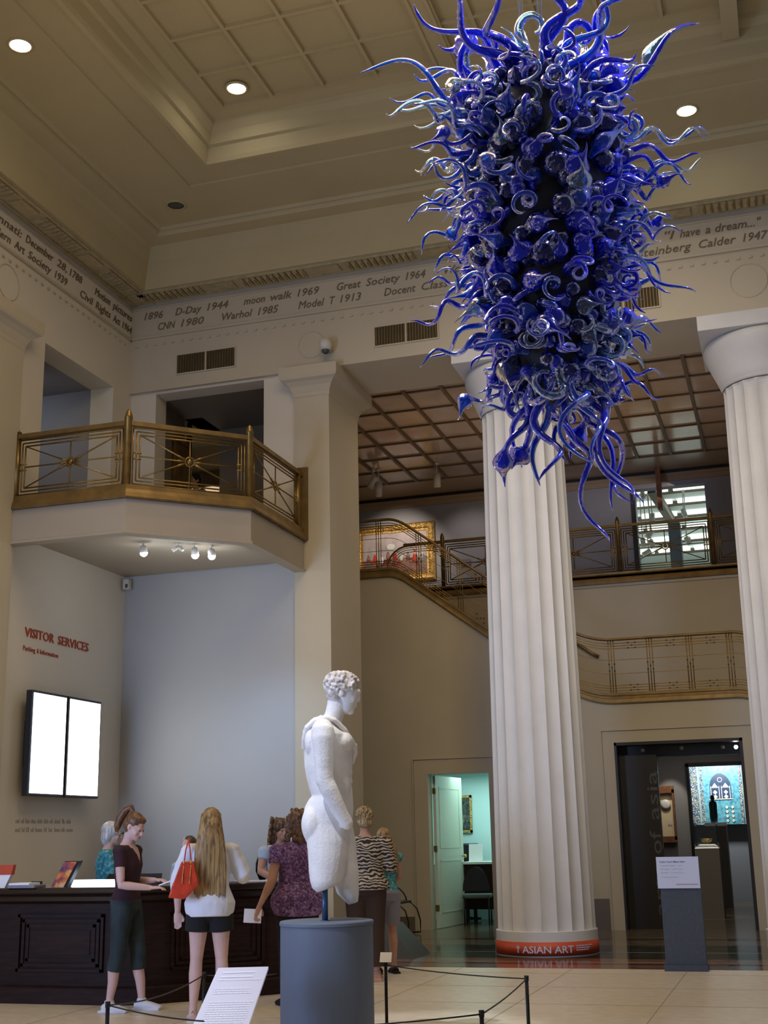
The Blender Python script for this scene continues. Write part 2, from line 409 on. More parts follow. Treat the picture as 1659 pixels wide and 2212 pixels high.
# relief band under the cornice
w = MB(); rr = random.Random(3)
def relief(fn, L):
    s = .3
    while s < L:
        for k in range(11):
            if s+k*.1 < L:
                w.add(*bx8([fn(s+k*.1, .11), fn(s+k*.1+.07, .37)], 10.055, 10.087))
                w.add(*bx8([fn(s+k*.1+.03, .16), fn(s+k*.1+.05, .32)], 10.03, 10.06))
        s += 1.22
        if s+.5 < L: w.add(*bx8([fn(s, .13), fn(s+.42, .35)], 10.06, 10.087))
        s += .54
def bx8(c, z0, z1):
    (xa, ya), (xb, yb) = c; x0, x1 = sorted((xa, xb)); y0, y1 = sorted((ya, yb))
    return [(x0,y0,z0),(x1,y0,z0),(x1,y1,z0),(x0,y1,z0),(x0,y0,z1),(x1,y0,z1),(x1,y1,z1),(x0,y1,z1)], [(0,3,2,1),(4,5,6,7),(0,1,5,4),(1,2,6,5),(2,3,7,6),(3,0,4,7)]
relief(lambda s, d: (XL+s, Y1-d), XR-XL); relief(lambda s, d: (XL+d, Y1-s), Y1-YN)
for a, b in (((XL, Y1-.43), (XR, Y1-.41)), ((XL, Y1-.085), (XR, Y1-.07)), ((XL+.41, YN), (XL+.43, Y1)), ((XL+.07, YN), (XL+.085, Y1))):
    w.add(*bx8([a, b], 10.055, 10.09))
struct('trim_2', w, RELIEF)

# room behind the left opening and behind the back opening
w = MB(); x0, x1, y0, y1, z0, z1 = -13, XL-.4, LO[0], LO[1], LO[2], LO[3]
w.box((x0, y1, z0), (x1, y1+.1, z1)); w.box((x0, y0-.1, z0), (x1, y0, z1)); w.box((x0, y0, z0-.1), (x1, y1, z0)); w.box((x0-.1, y0, z0), (x0, y1, z1))
w.box((x0, y0, z1), (x1, y1, z1+.1))
struct('wall_side_passage', w, UPW)
w = MB(); x0, x1, y0, y1, z0, z1 = -14.0, -8.98, YW+.35, 24.6, 5.95, 8.54
w.box((x0, y1, z0), (x1, y1+.1, z1)); w.box((x0-.1, 18.45, z0), (x0, y1, z1)); w.box((x0, 18.35, z0), (-9.4, 18.45, z1)); w.box((x1, 19.2, z0), (x1+.02, y1, z1)); w.box((x0, 18.45, z0-.1), (x1, y1, z0)); w.box((x0, 18.45, z1), (x1, y1, z1+.1))
w.box((-9.4, y0, z0), (-9.3, 18.45, z1)); w.box((-9.3, y0, z0-.1), (-6.75, 19.2, z0)); w.box((-9.3, y0, z1), (-6.75, 19.2, z1+.1)); w.box((-8.98, 19.18, z0), (-6.7, 19.2, z1)); w.box((-6.75, y0+.9, z0), (-6.73, 19.2, z1))
w.box((x0, 21.4, 8.1), (x1, 21.7, 8.54))
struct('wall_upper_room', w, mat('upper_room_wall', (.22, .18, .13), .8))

# lobby wall with two door openings and stair-shaped top
OD = (-6.16, -5.05, 2.63); AD = (-2.84, -.72, 3.05)
SL = .752
def ztrim(x):     # underside of brass string along the stair wall
    if x < -6.85: return 6.26
    if x < -6.45: t = (x+6.85)/.4; return 6.26-.15*t*t
    if x < -3.75: return 6.11-(x+6.45)*SL
    if x < -2.75: t = (x+3.75)/1.0; z0 = 6.11-2.7*SL; return z0-SL*(t-.5*t*t)*1.0
    if x < -.75: return 6.11-2.7*SL-.5*SL
    t = min(1, (x+.75)/.6); return 6.11-2.7*SL-.5*SL-.3*t*t-(SL*max(0, x+.15))
xs = [-8.2]+[-7.35+i*.1 for i in range(int((XR+7.35)/.1))]
w = MB()
def wallcol(xa, xb, z0):
    za, zb = max(ztrim(xa), z0+.01), max(ztrim(xb), z0+.01)
    w.hexa([(xa, YB, z0), (xb, YB, z0), (xb, YB+.25, z0), (xa, YB+.25, z0), (xa, YB, za), (xb, YB, zb), (xb, YB+.25, zb), (xa, YB+.25, za)])
cuts = sorted(set([round(x, 3) for x in xs if x < 2.2]+[OD[0], OD[1], AD[0], AD[1]]))
for a, b in zip(cuts, cuts[1:]):
    mid = (a+b)/2; z0 = OD[2] if OD[0] < mid < OD[1] else AD[2] if AD[0] < mid < AD[1] else 0
    wallcol(a, b, z0)
w.box((2.1, YB, 0), (XR, YB+.25, ZS+.4))
struct('wall_lobby', w, STAIRW, 'plaster wall below the stairs with two doorways')
w = MB()
for (a, b, h, m) in ((OD[0], OD[1], OD[2], .28), (AD[0], AD[1], AD[2], .22)):   # raised architraves
    w.box((a-m, YB-.03, 0), (a-m+.02, YB-.001, h+m-.021)); w.box((b+m-.02, YB-.03, 0), (b+m, YB-.001, h+m-.021)); w.box((a-m, YB-.03, h+m-.02), (b+m, YB-.001, h+m))
    w.box((a-m+.03, YB-.015, 0), (a, YB-.001, h+m-.03)); w.box((b, YB-.015, 0), (b+m-.03, YB-.001, h+m-.03)); w.box((a, YB-.0148, h), (b, YB-.001, h+m-.03))
struct('trim_3', w, STAIRW)
w = MB(); w.box((-8, YB-.03, 0), (OD[0]-.30, YB, .22)); w.box((OD[1]+.30, YB-.03, 0), (AD[0]-.24, YB, .5)); struct('baseboard_lobby', w, mat('marble_base', (.13, .10, .07), .3))
w = MB(); w.box((XL, YW-.025, 0), (-6.8, YW, .2)); struct('baseboard_back', w, WOOD)
# stair flight, landing and the wall under the landing
w = MB()
w.box((-8.85, YU, 3.72), (XR, YU+.2, 6.26)); w.box((-8.95, 19.3, 0), (-8.85, YG, 9.4))
struct('wall_stair_inner', w, STAIRW)
w = MB()
for i in range(20):
    xa = -7.0+i*.2; z = 6.4-i*.2*SL
    if xa < -3.3: w.box((xa, YB+.25, z-.3), (xa+.2, YU, z))
w.box((-3.4, YB+.25, 3.5), (.2, YU, 3.72)); w.box((-8.85, YU-.02, 6.2), (XR, YG, 6.42)); w.box((-8.85, YB+.02, 6.1), (-6.9, YU, 6.42))
struct('floor_stairs', w, mat('stair_stone', (.30, .25, .18), .4))
# upper lobby wall with wide doorway into the lit gallery
WD = (-2.72, -1.17, 6.42, 8.66)
w = MB(); w.box((-8.85, YG, 6.2), (WD[0], YG+.25, 9.05)); w.box((WD[1], YG, 6.2), (XR, YG+.25, 9.05)); w.box((WD[0], YG, WD[3]), (WD[1], YG+.25, 9.05))
struct('wall_upper_lobby', w, UPW, 'grey upper wall behind the landing')
w = MB(); w.box((-8.85, YG-.08, 8.86), (XR, YG, 8.93)); w.box((-8.85, YG-.05, 8.76), (XR, YG, 8.86)); struct('trim_4', w, BORDER)
w = MB(); w.box((-8.85, YG-.13, 8.93), (XR, YG-.06, 8.99)); w.box((WD[0], YG-.02, 6.42), (WD[0]+.1, YG+.3, WD[3])); struct('trim_5', w, BLACK)
# lobby laylight ceiling
ZL = 9.0
w = MB(); w.box((-8.85, 18.42, ZL+.0), (XR, YG, ZL+.06)); struct('ceiling_lobby', w, [LOBC], 'glossy panelled lobby ceiling')
w = MB(); gx = [-7.76+.672*i for i in range(-1, 14)]
for x in gx:
    if x < XR: w.box((x-.03, 18.42, ZL-.035), (x+.03, 25.1, ZL))
y = 25.1
while y > 18.4: w.box((-8.85, y-.018, ZL-.03), (XR, y+.018, ZL)); y -= .9
struct('trim_6', w, MULL)
w = MB(); w.box((-8.85, 25.12, ZL-.012), (XR, YG-.13, ZL)); struct('trim_7', w, BORDER)

# gallery seen through the upper doorway
w = MB(); gx0_, gx1_, gya, gyb = -5.5, .8, YG+.25, 38.5
w.box((gx0_, gyb, 6.2), (gx1_, gyb+.1, 10)); w.box((gx0_-.1, gya, 6.2), (gx0_, gyb, 10)); w.box((gx1_, gya, 6.2), (gx1_+.1, gyb, 10)); w.box((gx0_, gya, 6.2), (gx1_, gyb, 6.4))
w.box((gx0_, gya, 9.35), (gx1_, gyb, 9.45)); struct('wall_gallery', w, GALW)
# fluorescent tubes, beams
rows = [AZ(1450, yp, 9.3).y for yp in (1030, 1057, 1084, 1111, 1138, 1164, 1188)]
for i, yv in enumerate(rows):
    t = thing('ceiling_light', 'row %s fluorescent strip on the gallery ceiling beyond the upper doorway' % ['nearest', 'second', 'third', 'fourth', 'fifth', 'sixth', 'farthest'][i], 'light', (-2.1, yv, 9.3), 0, 'fluorescent strips in the upper gallery')
    for k in (-2, -1, 0, 1):
        m = MB(); m.box((.1+k*1.0, -.045-.015*i, -.03), (.98+k*1.0, .045+.015*i, .02)); m.build('tube', TUBE, t)
    m = MB(); m.box((-2.4, .12+.02*i, -.05), (2.0, .20+.03*i, .05)); m.build('beam', BEAM, t)
w = MB(); w.box((-2.12, 28.2, 6.4), (-1.86, 28.6, 8.3)); o = w.build('pillar', PILL); tag(o, 'grey square pillar standing inside the upper gallery doorway', 'pillar')
w = MB(); w.bar((-2.35, 27.3, 8.9), (-2.25, 33, 9.25), .18, .2); o = w.build('ceiling_beam', BEAM); tag(o, 'brown sloping beam under the gallery ceiling above the grey pillar', 'beam')
w = MB(); p = AY(1420, 1008, 26.0); q = AY(1428, 1100, 26.0); w.box((p.x-.05, 25.93, q.z), (p.x+.05, 26.12, 8.99)); o = w.build('hanging_post', RUSTW); tag(o, 'rust-edged dark post hanging from the lobby ceiling before the gallery doorway', 'post')

# office behind the left doorway
w = MB(); a, b, c, d = -7.6, -4.2, YB+.25, 24.9
w.box((a, d-.1, 0), (b, d, 2.9)); w.box((a-.1, c, 0), (a, d, 2.9)); w.box((b, c, 0), (b+.1, d, 2.9)); w.box((a, c, 2.8), (b, d, 2.9))
w.cur = 1; w.box((a, d-.13, .0), (b, d-.1, 1.02)); w.cur = 0; w.box((a, d-.14, 1.02), (b, d-.1, 1.06))
struct('wall_office', w, [OFFW, mat('office_dado', (.30, .42, .42), .7)])
# asia gallery behind the right doorway
w = MB(); w.box((-4.0, 27.0, 0), (-2.02, 27.2, 3.6)); w.box((-.93, 27.0, 0), (1.2, 27.2, 3.6)); w.box((-2.02, 27, 2.86), (-.93, 27.2, 3.6))
w.box((-4.1, YB+.25, 0), (-4, 27, 3.6)); w.box((.2, YB+.25, 0), (.3, 31, 3.6)); w.box((-4, YB+.25, 3.5), (.3, 31, 3.6)); w.box((-4, 30.9, 0), (.3, 31, 3.6))
struct('wall_asia_gallery', w, ASIAW)
w = MB(); w.box((-2.06, 26.93, 0), (-2.0, 27.0, 2.9)); w.box((-.95, 26.93, 0), (-.89, 27, 2.9)); w.box((-2.06, 26.93, 2.84), (-.89, 27, 2.92)); struct('trim_8', w, BLACK)
w = MB(); w.box((AD[0]-.0, YB-.01, 0), (AD[0]+.04, YB+.5, AD[2])); w.box((AD[1]-.05, YB-.01, 0), (AD[1], YB+.6, AD[2])); w.box((AD[0], YB-.01, AD[2]-.05), (AD[1], YB+.5, AD[2])); w.box((AD[0], YB+.4, AD[2]-.24), (AD[1], YB+.5, AD[2]))
struct('door_1', w, DKBR, 'dark bronze portal lining')

# ---------------------------------------------------------------- pilasters and columns
def pilaster(x0, x1, y0, y1, side, label):
    t = thing('pilaster', label, 'pilaster', ((x0+x1)/2, (y0+y1)/2, 0))
    cx, cy = (x0+x1)/2, (y0+y1)/2
    m = MB(); m.box((x0-cx, y0-cy, 0), (x1-cx, y1-cy, 8.12)); m.build('shaft', WALL, t)
    m = MB(); hx, hy = (x1-x0)/2, (y1-y0)/2; pr = [(0, 8.10), (.015, 8.12), (.015, 8.17), (.03, 8.2), (.06, 8.27), (.12, 8.33), (.17, 8.36), (.19, 8.40), (.19, 8.555)]
    vs = []; fs = []
    for e, z in pr: vs += [(-hx-e, -hy-e, z), (hx+e, -hy-e, z), (hx+e, hy+e, z), (-hx-e, hy+e, z)]
    for i in range(len(pr)-1):
        for j in range(4): fs.append((i*4+j, i*4+(j+1) % 4, i*4+4+(j+1) % 4, i*4+4+j))
    fs += [(3, 2, 1, 0), tuple(len(vs)-4+j for j in range(4))]
    m.add(vs, fs); m.build('capital', WALL, t)
    return t
pilaster(-6.72, -6.16, 17.0, 18.36, 0, 'square plaster pier at the right end of the reception wall')
t = pilaster(XL, XL+.12, 12.2, 13.9, 1, 'plaster pilaster on the left wall beside the balcony, at the left picture edge')

def column(cx, label, banner):
    t = thing('fluted_column', label, 'column', (cx, 17.86, 0), 0, 'fluted columns carrying the hall entablature')
    nf = 20; ns = 6
    def ring_(r, dep, z):
        out = []
        for i in range(nf):
            for k in range(ns):
                a = 2*pi*(i+k/ns)/nf + .09
                d = dep*sin(pi*k/ns)**.8 if k else 0
                out.append(((r-d)*cos(a), (r-d)*sin(a), z))
        return out
    zs = [(.30, .668, .045), (.6, .665, .045), (2, .652, .045), (4, .634, .043), (6, .616, .041), (7.0, .604, .04), (7.55, .597, .04), (7.62, .60, .03), (7.66, .606, .004)]
    vs = []; fs = []; n = nf*ns
    for z, r, d in zs: vs += ring_(r, d, z)
    for i in range(len(zs)-1):
        for k in range(n): fs.append((i*n+k, i*n+(k+1) % n, (i+1)*n+(k+1) % n, (i+1)*n+k))
    m = MB(); m.add(vs, fs, False); m.build('shaft', STONE, t)
    m = MB(); m.lathe([(.69, 0), (.69, .31), (.67, .315)], n=72, smooth=False); m.build('base_ring', STONE, t)
    m = MB(); m.lathe([(.602, 7.655), (.615, 7.70), (.625, 7.72), (.64, 7.74), (.66, 7.80), (.71, 7.92), (.77, 8.06), (.81, 8.16), (.83, 8.24), (.82, 8.30), (.80, 8.33)], n=64); m.build('echinus', STONE, t)
    m = MB(); m.box((-.85, -.85, 8.335), (.85, .85, 8.56)); m.build('abacus', STONE, t, bevel=.01)
    m = MB(); m.lathe([(.6065, 7.652), (.609, 7.658), (.6065, 7.664)], n=80, smooth=False); m.build('neck_joint', GROOVE, t)
    return t
column(-3.382, 'white fluted column with red ASIAN ART band at its foot', True)
column(.185, 'white fluted column at the right picture edge, partly cut off', False)
# red band round the first column
R_ = .697; CX, CY = -3.382, 17.86
b = thing('column_banner', 'red vinyl band reading ASIAN ART wrapped round the column foot', 'banner', (CX, CY, 0))
m = MB(); m.lathe([(R_-.006, .012), (R_, .012), (R_, .165+.02), (R_-.006, .165+.02)], n=90); m.build('band', ORANGE, b)
A0 = atan2(-CY, -CX)   # towards the viewer
def cyl(u0, z0):
    return lambda u, v, d: ((R_+.001+d)*cos(A0+(u0+u)/R_), (R_+.001+d)*sin(A0+(u0+u)/R_), z0+v)
m = text_mb('ASIAN ART', cyl(-.345, .05), width=.70, height=.088, bold=.012, depth=.003); m.build('lettering', LILAC, b)
m = MB(); f_ = cyl(-.41, .05)
for poly in ([(-.008, 0), (.008, 0), (.008, .07), (-.008, .07)], [(-.030, .058), (0, .095), (.030, .058), (.018, .055), (0, .078), (-.018, .055)]): m.prism(poly, f_, 0, .003)
m.build('arrow', LILAC, b)
m = MB(); rr = random.Random(5)
for r_ in range(3):
    u = 0
    while u < .27-.03*r_:
        l_ = rr.uniform(.02, .05); f_ = cyl(.395+u, .125-r_*.026); m.prism([(0, 0), (l_, 0), (l_, .012), (0, .012)], f_, 0, .003); u += l_+.008
m.build('small_print', LILAC, b)

# ---------------------------------------------------------------- frieze lettering
def words(body, loc, wd, fn, label, grp):
    t = thing('inscription', label, 'lettering', loc, 0, grp); ws = body.split()
    tot = sum(len(w_) for w_ in ws)+.9*(len(ws)-1); u = 0
    for w_ in ws:
        k_ = wd*len(w_)/tot
        u0 = u; text_mb(w_, lambda a, v, d: fn(u0+a, v, d), width=k_*.97, height=.125, shear=.25, depth=.008, bold=.0).build('word', LETTER, t)
        u += wd*(len(w_)+.9)/tot
def fz(x0, x1, yb0, body, line, grp='inscriptions on the back frieze', lab=None):
    a = AY(x0, yb0, Y1); bb = AY(x1, yb0-(x1-x0)*.155, Y1)
    zb = 9.80 if line == 1 else 9.59
    o_ = V((a.x, Y1-.004, zb)); wd = bb.x-a.x
    words(body, o_, wd, lambda u, v, d: (u, -d, v), 'dark italic frieze inscription reading %s' % body, grp)
for x0, x1, yb, s, ln in [(312, 353, 700, '1896', 1), (379, 495, 686, 'D-Day  1944', 1), (527, 691, 667, 'moon walk  1969', 1), (728, 921, 636, 'Great Society  1964', 1), (960, 1130, 600, 'Women Vote  1920', 1),
                      (342, 442, 715, 'CNN  1980', 2), (480, 603, 697, 'Warhol  1985', 2), (645, 782, 673, 'Model T  1913', 2), (830, 1030, 645, 'Docent Class  1979', 2),
                      (1340, 1393, 540, '1977', 1), (1437, 1648, 520, '"I have a dream..."', 1), (1352, 1662, 568, 'n  Steinberg Calder  1947', 2)]:
    fz(x0, x1, yb, s.replace('Women Vote  1920', 'Women'), ln) if 'Women' not in s else fz(960, 1040, yb, 'Women', ln)
def fl_(x0, y0, x1, y1, body, line):
    a = AX(x0, y0, XL); bb = AX(x1, y1, XL); zb = 9.80 if line == 1 else 9.59
    words(body, V((XL+.004, a.y, zb)), bb.y-a.y, lambda u, v, d: (d, u, v), 'dark italic inscription on the left frieze reading %s' % body, 'inscriptions on the left frieze')
fl_(-10, 478, 177, 622, 'innati:  December 28, 1788', 1); fl_(-10, 512, 145, 622, 'dern Art Society  1939', 2)
fl_(204, 640, 285, 700, 'Motion pictures', 1); fl_(172, 648, 284, 722, 'Civil Rights Act  1964', 2)
# roundels
for px, py, pr_, lb in ((673, 745, 28, 'faint plaster roundel above the pier capital near the camera'), (1617, 606, 36, 'faint plaster roundel above the right-hand column')):
    c = AY(px, py, Y1); r_ = .215 if px < 1000 else .25
    m = MB(); m.ring((0, 0, 0), (1, 0, 0), (0, 0, 1), r_, .009, 40, 6); o = m.build('roundel', WALL); o.location = (c.x, Y1-.002, c.z); tag(o, lb, 'roundel')
c = AX(18, 610, XL); m = MB(); m.ring((0, 0, 0), (0, 1, 0), (0, 0, 1), .25, .009, 40, 6); o = m.build('roundel', WALL); o.location = (XL+.002, c.y, c.z); tag(o, 'faint plaster roundel on the left wall frieze', 'roundel')
# air vents
def vent(x0, x1, z0, z1, label):
    t = thing('air_vent', label, 'vent', ((x0+x1)/2, Y1, (z0+z1)/2), 0, 'air vents in the frieze'); hw, hh = (x1-x0)/2, (z1-z0)/2
    m = MB(); m.box((-hw, -.004, -hh), (hw, .0, hh)); m.build('backing', mat('vent_dark', (.05, .04, .02), .8) if not bpy.data.materials.get('vent_dark') else bpy.data.materials['vent_dark'], t)
    m = MB()
    for a, b_ in (((-hw-.02, -.02, -hh-.02), (hw+.02, 0, -hh)), ((-hw-.02, -.02, hh), (hw+.02, 0, hh+.02)), ((-hw-.02, -.02, -hh), (-hw, 0, hh)), ((hw, -.02, -hh), (hw+.02, 0, hh)), ((-.012, -.02, -hh), (.012, 0, hh))): m.box(a, b_)
    m.build('frame', WALL, t)
    m = MB(); n = 22
    for i in range(n):
        x = -hw+(i+.5)*2*hw/n; m.box((x-.006, -.018, -hh), (x+.006, -.006, hh))
    m.build('grille', BRASSD, t)
vent(-8.74, -7.735, 8.79, 9.10, 'brass air vent above the balcony'); vent(-5.41, -4.425, 8.79, 9.09, 'brass air vent left of the blue chandelier')
vent(-2.16, -1.157, 8.80, 9.105, 'brass air vent partly behind the blue chandelier')
# dome camera
c = AY(712, 760, Y1); t = thing('security_camera', 'white dome security camera above the pier capital', 'camera', (c.x, Y1, c.z))
m = MB(); m.tube([(0, 0, .02), (0, -.05, .02), (0, -.14, .03)], [.05, .035, .035], 12); m.build('bracket', CREAM, t)
m = MB(); m.lathe([(.04, .13), (.095, .11), (.10, .03), (.085, -.03), (.06, -.04)], (0, -.18, 0), 20); m.build('housing', CREAM, t)
m = MB(); m.ell((0, -.18, -.045), (.062, .062, .06)); m.build('dome', DUSK, t)
# small wall sensor in the corner under the balcony
c = AX(256, 1262, XL); t = thing('wall_sensor', 'small cream sensor box in the corner under the balcony', 'sensor', (XL+.1, YW-.12, c.z))
m = MB(); m.box((-.05, -.05, -.08), (.05, .05, .08)); m.build('housing', CREAM, t, bevel=.01)
m = MB(); m.box((.0, -.056, -.06), (.04, -.05, .0)); m.build('lens', DUSK, t)
# downlights of the hall
for i, (px, py, z, lit, lb) in enumerate([(44, 97, 10.81, 1, 'lit round downlight in the ceiling band at the upper left edge'), (380, 443, 10.81, 0, 'unlit dark round downlight in the ceiling corner'),
                             (1483, 238, 10.81, 1, 'lit round downlight right of the blue chandelier'), (511, 190, 11.36, 1, 'lit round downlight in the corner coffer')]):
    p = AZ(px, py, z); t = thing('ceiling_downlight', lb, 'light', (p.x, p.y, z-.002), 0)
    m = MB(); m.lathe([(.155, .01), (.155, -.012), (.125, -.016), (.122, .01)], n=32); m.build('trim_ring', CEIL, t)
    m = MB(); m.lathe([(.001, -.004), (.122, -.004), (.122, .0)], n=32); m.build('lens', LAMP if lit else DUSK, t)
# ================================================================ BALCONY
BA, BB_, BC, BD = V((XL, 13.85, 0)), V((-7.80, 13.85, 0)), V((-6.56, 15.03, 0)), V((-6.56, 17.0, 0))
def off(poly, e):   # shift the open polyline A-B-C-D inward (towards the corner) by e
    return [V((poly[0].x, poly[0].y+e, 0)), V((poly[1].x-e*.42, poly[1].y+e, 0)), V((poly[2].x-e, poly[2].y+e*.42, 0)), V((poly[3].x-e, poly[3].y, 0))]
base = [BA, BB_, BC, BD]
t = thing('balcony', 'cream faceted balcony bay across the corner above the reception desk', 'balcony', (0, 0, 0))
def band(m, e0, z0, e1, z1):
    a, b = off(base, e0), off(base, e1); vs = [(p.x, p.y, z0) for p in a]+[(p.x, p.y, z1) for p in b]
    m.add(vs, [(i, i+1, i+5, i+4) for i in range(3)])
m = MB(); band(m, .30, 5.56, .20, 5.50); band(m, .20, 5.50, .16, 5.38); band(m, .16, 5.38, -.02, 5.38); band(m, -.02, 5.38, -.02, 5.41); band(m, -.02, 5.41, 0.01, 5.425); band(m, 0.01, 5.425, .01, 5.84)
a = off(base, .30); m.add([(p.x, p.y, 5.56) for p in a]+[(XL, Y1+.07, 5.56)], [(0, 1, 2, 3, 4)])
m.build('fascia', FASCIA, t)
a = off(base, .05); m = MB(); m.prism([(p.x, p.y) for p in a]+[(XL, YW)], lambda u, v, d: (u, v, d), 5.8, 6.0); m.build('floor_slab', WALLLOW, t)
# brass railing
def panel(par, P0, P1, z0, z1, n3=3, r=.011, burst=True, slope=None, sp=.045):
    """starburst railing panel between two plan points"""
    P0, P1 = V(P0), V(P1); L = (P1-P0).length; d = (P1-P0)/L; s = slope or 0.0
    f = lambda u, v: V((P0.x+d.x*u, P0.y+d.y*u, z0+v+s*u)); H = z1-z0
    m = MB()
    for k in range(n3):
        e = .02+k*sp
        for a_, b_ in (((e, e), (L-e, e)), ((e, H-e), (L-e, H-e)), ((e, e), (e, H-e)), ((L-e, e), (L-e, H-e))):
            m.tube([f(*a_), f(*b_)], r, 6)
    for (u, v) in ((.08, H*.55), (L-.08, H*.55), (.08, H*.45), (L-.08, H*.45)): m.tube([f(u-.05, v), f(u+.05, v)], r, 6)
    fr = m.build('panel_frame', BRASS, par)
    if burst:
        e = .02+(n3-1)*sp; c = (L/2, H/2)
        m = MB(); cc = f(*c); ax = V((d.x, d.y, s)).normalized(); m.ring(cc, ax, (0, 0, 1), .062, .013, 20, 6)
        nn = V((-d.y, d.x, 0)); m.tube([cc-nn*.02, cc+nn*.02], .038, 12); m.build('hub', BRASS, fr)
        for (u, v) in ((e, e), (e, H-e), (L-e, e), (L-e, H-e), (e, H/2), (L-e, H/2), (L/2, e), (L/2, H-e)):
            q = V((u-c[0], v-c[1])); ql = q.length; q0 = q*(.062/ql)
            m = MB(); m.tube([f(c[0]+q0.x, c[1]+q0.y), f(c[0]+q.x*.22, c[1]+q.y*.22), f(c[0]+q.x*.25, c[1]+q.y*.25), f(u, v)], [.015, .017, .010, .009], 6)
            m.build('spoke', BRASS, fr)
    return fr
def post(par, x, y, z0, z1, w=.045, name='post', fin=True):
    m = MB(); pr = [(w, z0), (w, z1)]
    if fin: pr += [(w*1.1, z1+.005), (w*.95, z1+.05), (w*.6, z1+.10), (.004, z1+.13)]
    m.lathe(pr, (x, y, 0), 14); return m.build(name, BRASS, par)
t = thing('balcony_railing', 'aged brass railing with starburst panels round the corner balcony', 'railing', (0, 0, 0))
m = MB(); band(m, -.035, 5.84, -.045, 5.86); band(m, -.045, 5.86, -.03, 5.92); band(m, -.03, 5.92, -.005, 5.97); band(m, -.005, 5.97, .0, 6.03); band(m, 0, 6.03, .09, 6.03)
band(m, .09, 6.03, .09, 5.84); band(m, .0, 5.84, -.035, 5.84); m.build('base_rail', BRASSD, t)
ctr = off(base, .045)
for i in range(3):
    p, q = ctr[i].copy(), ctr[i+1].copy(); d = (q-p).normalized()
    p2 = p+d*(.13 if i == 0 else .05); q2 = q-d*(.17 if i == 2 else .05)
    panel(t, p2, q2, 6.03, 6.83)
    m = MB(); m.bar((p.x, p.y, 6.865), (q.x, q.y, 6.865), .07, .06); m.build('top_rail', BRASSD, t)
for i in (1, 2): post(t, ctr[i].x, ctr[i].y, 6.03, 6.93, .05, fin=True)
post(t, ctr[0].x+.12, ctr[0].y, 6.03, 6.93, .04, fin=False); post(t, ctr[3].x, ctr[3].y-.16, 6.03, 6.93, .04, fin=False)
m = MB(); m.box((XL+.005, 13.75, 5.86), (XL+.03, 14.05, 7.02)); m.build('wall_plate', BRASSD, t)
m = MB(); m.box((-6.72, 16.965, 5.86), (-6.50, 16.995, 6.98)); m.build('wall_plate', BRASSD, t)
# spots under the balcony
for px, py, lit, lb in ((309, 1184, 1, 'leftmost of the three lit spotlights under the balcony'), (420, 1189, 1, 'lit spotlight in the middle under the balcony'), (456, 1191, 1, 'rightmost of the three lit spotlights under the balcony'), (385, 1187, 0, 'unlit pair of small spotlights under the balcony')):
    p = AZ(px, py, 5.47); t = thing('spotlight', lb, 'light', (p.x, p.y, 5.56), 0)
    m = MB(); m.lathe([(.03, 0), (.03, -.02), (.012, -.025), (.012, -.05)], n=12); m.build('mount', CREAM, t)
    dirs = [V((0, .25, -1)).normalized()] if lit else [V((-.7, -.2, -.5)).normalized(), V((.7, -.2, -.5)).normalized()]
    for d in dirs:
        c0 = V((0, 0, -.05)); R = .052 if lit else .028
        m = MB(); m.tube([c0, c0+d*.03, c0+d*.10], [R*.6, R, R], 14); m.build('housing', CREAM, t)
        if lit: m = MB(); m.ell(c0+d*.105, (R, R, R), 16, 10); m.build('lamp', LAMPC, t)

# ================================================================ STAIR AND LANDING RAILINGS
t = thing('stair_railing', 'brass railing following the stair flight and the half landing', 'railing', (0, 0, 0))
xs = [-7.5+i*.08 for i in range(int((2.0+7.5)/.08))]
m = MB(); vs = []; 
prof_ = [(0, 0), (-.03, .0), (-.035, .02), (-.03, .08), (-.012, .09), (-.012, .13), (-.028, .14), (-.028, .19), (.08, .19)]
for x in xs: vs += [(x, YB+dy, ztrim(x)+dz) for dy, dz in prof_]
k = len(prof_)
m.add(vs, [(i*k+j, (i+1)*k+j, (i+1)*k+j+1, i*k+j+1) for i in range(len(xs)-1) for j in range(k-1)]); m.build('string_board', BRASSD, t)
def along(dz, x0=-7.5, x1=2.0, r=.009, dy=.03, n=6):
    m = MB(); pts = []; x = x0
    while x <= x1+1e-6: pts.append((x, YB+dy, ztrim(x)+dz)); x += .08
    m.tube(pts, r, n); return m
along(1.12, r=.028).build('handrail', BRASSD, t)
m = MB()
for dz in (.23, .275, .32, .96, 1.005, 1.05): q = along(dz, r=.008); m.add(q.v, q.f, True)
m.build('long_bars', BRASS, t)
m = MB()
for dz in (.52, .76): q = along(dz, r=.005); m.add(q.v, q.f, True)
m.build('mid_bars', BRASS, t)
for px in (-7.0, -6.22, -5.45, -4.68, -3.9, -2.79, -2.13, -1.46, -.79, -.1, .6):
    m = MB()
    for k in (-1, 0, 1):
        x = px+k*.045; m.tube([(x, YB+.03, ztrim(x)+.19), (x, YB+.03, ztrim(x)+1.1)], .008, 6)
    m.build('upright', BRASS, t)
m = MB()
for px in (-6.22, -5.45, -4.68, -3.9, -2.79, -2.13, -1.46, -.79, -.1, .6):
    for (ax_, az) in ((-.045, .56), (.045, .56), (0, .62), (-.045, .68), (.045, .68)): m.box((px+ax_-.012, YB+.012, ztrim(px)+az), (px+ax_+.012, YB+.045, ztrim(px)+az+.022))
    for b_ in (.23, .96):
        for (ax_, az) in ((.30, 0), (.36, .045), (.42, 0), (.30, .09), (.42, .09)): m.box((px+ax_-.012, YB+.012, ztrim(px+ax_)+b_+az-.011), (px+ax_+.012, YB+.045, ztrim(px+ax_)+b_+az+.011))
m.build('rivets', BLACK, t)
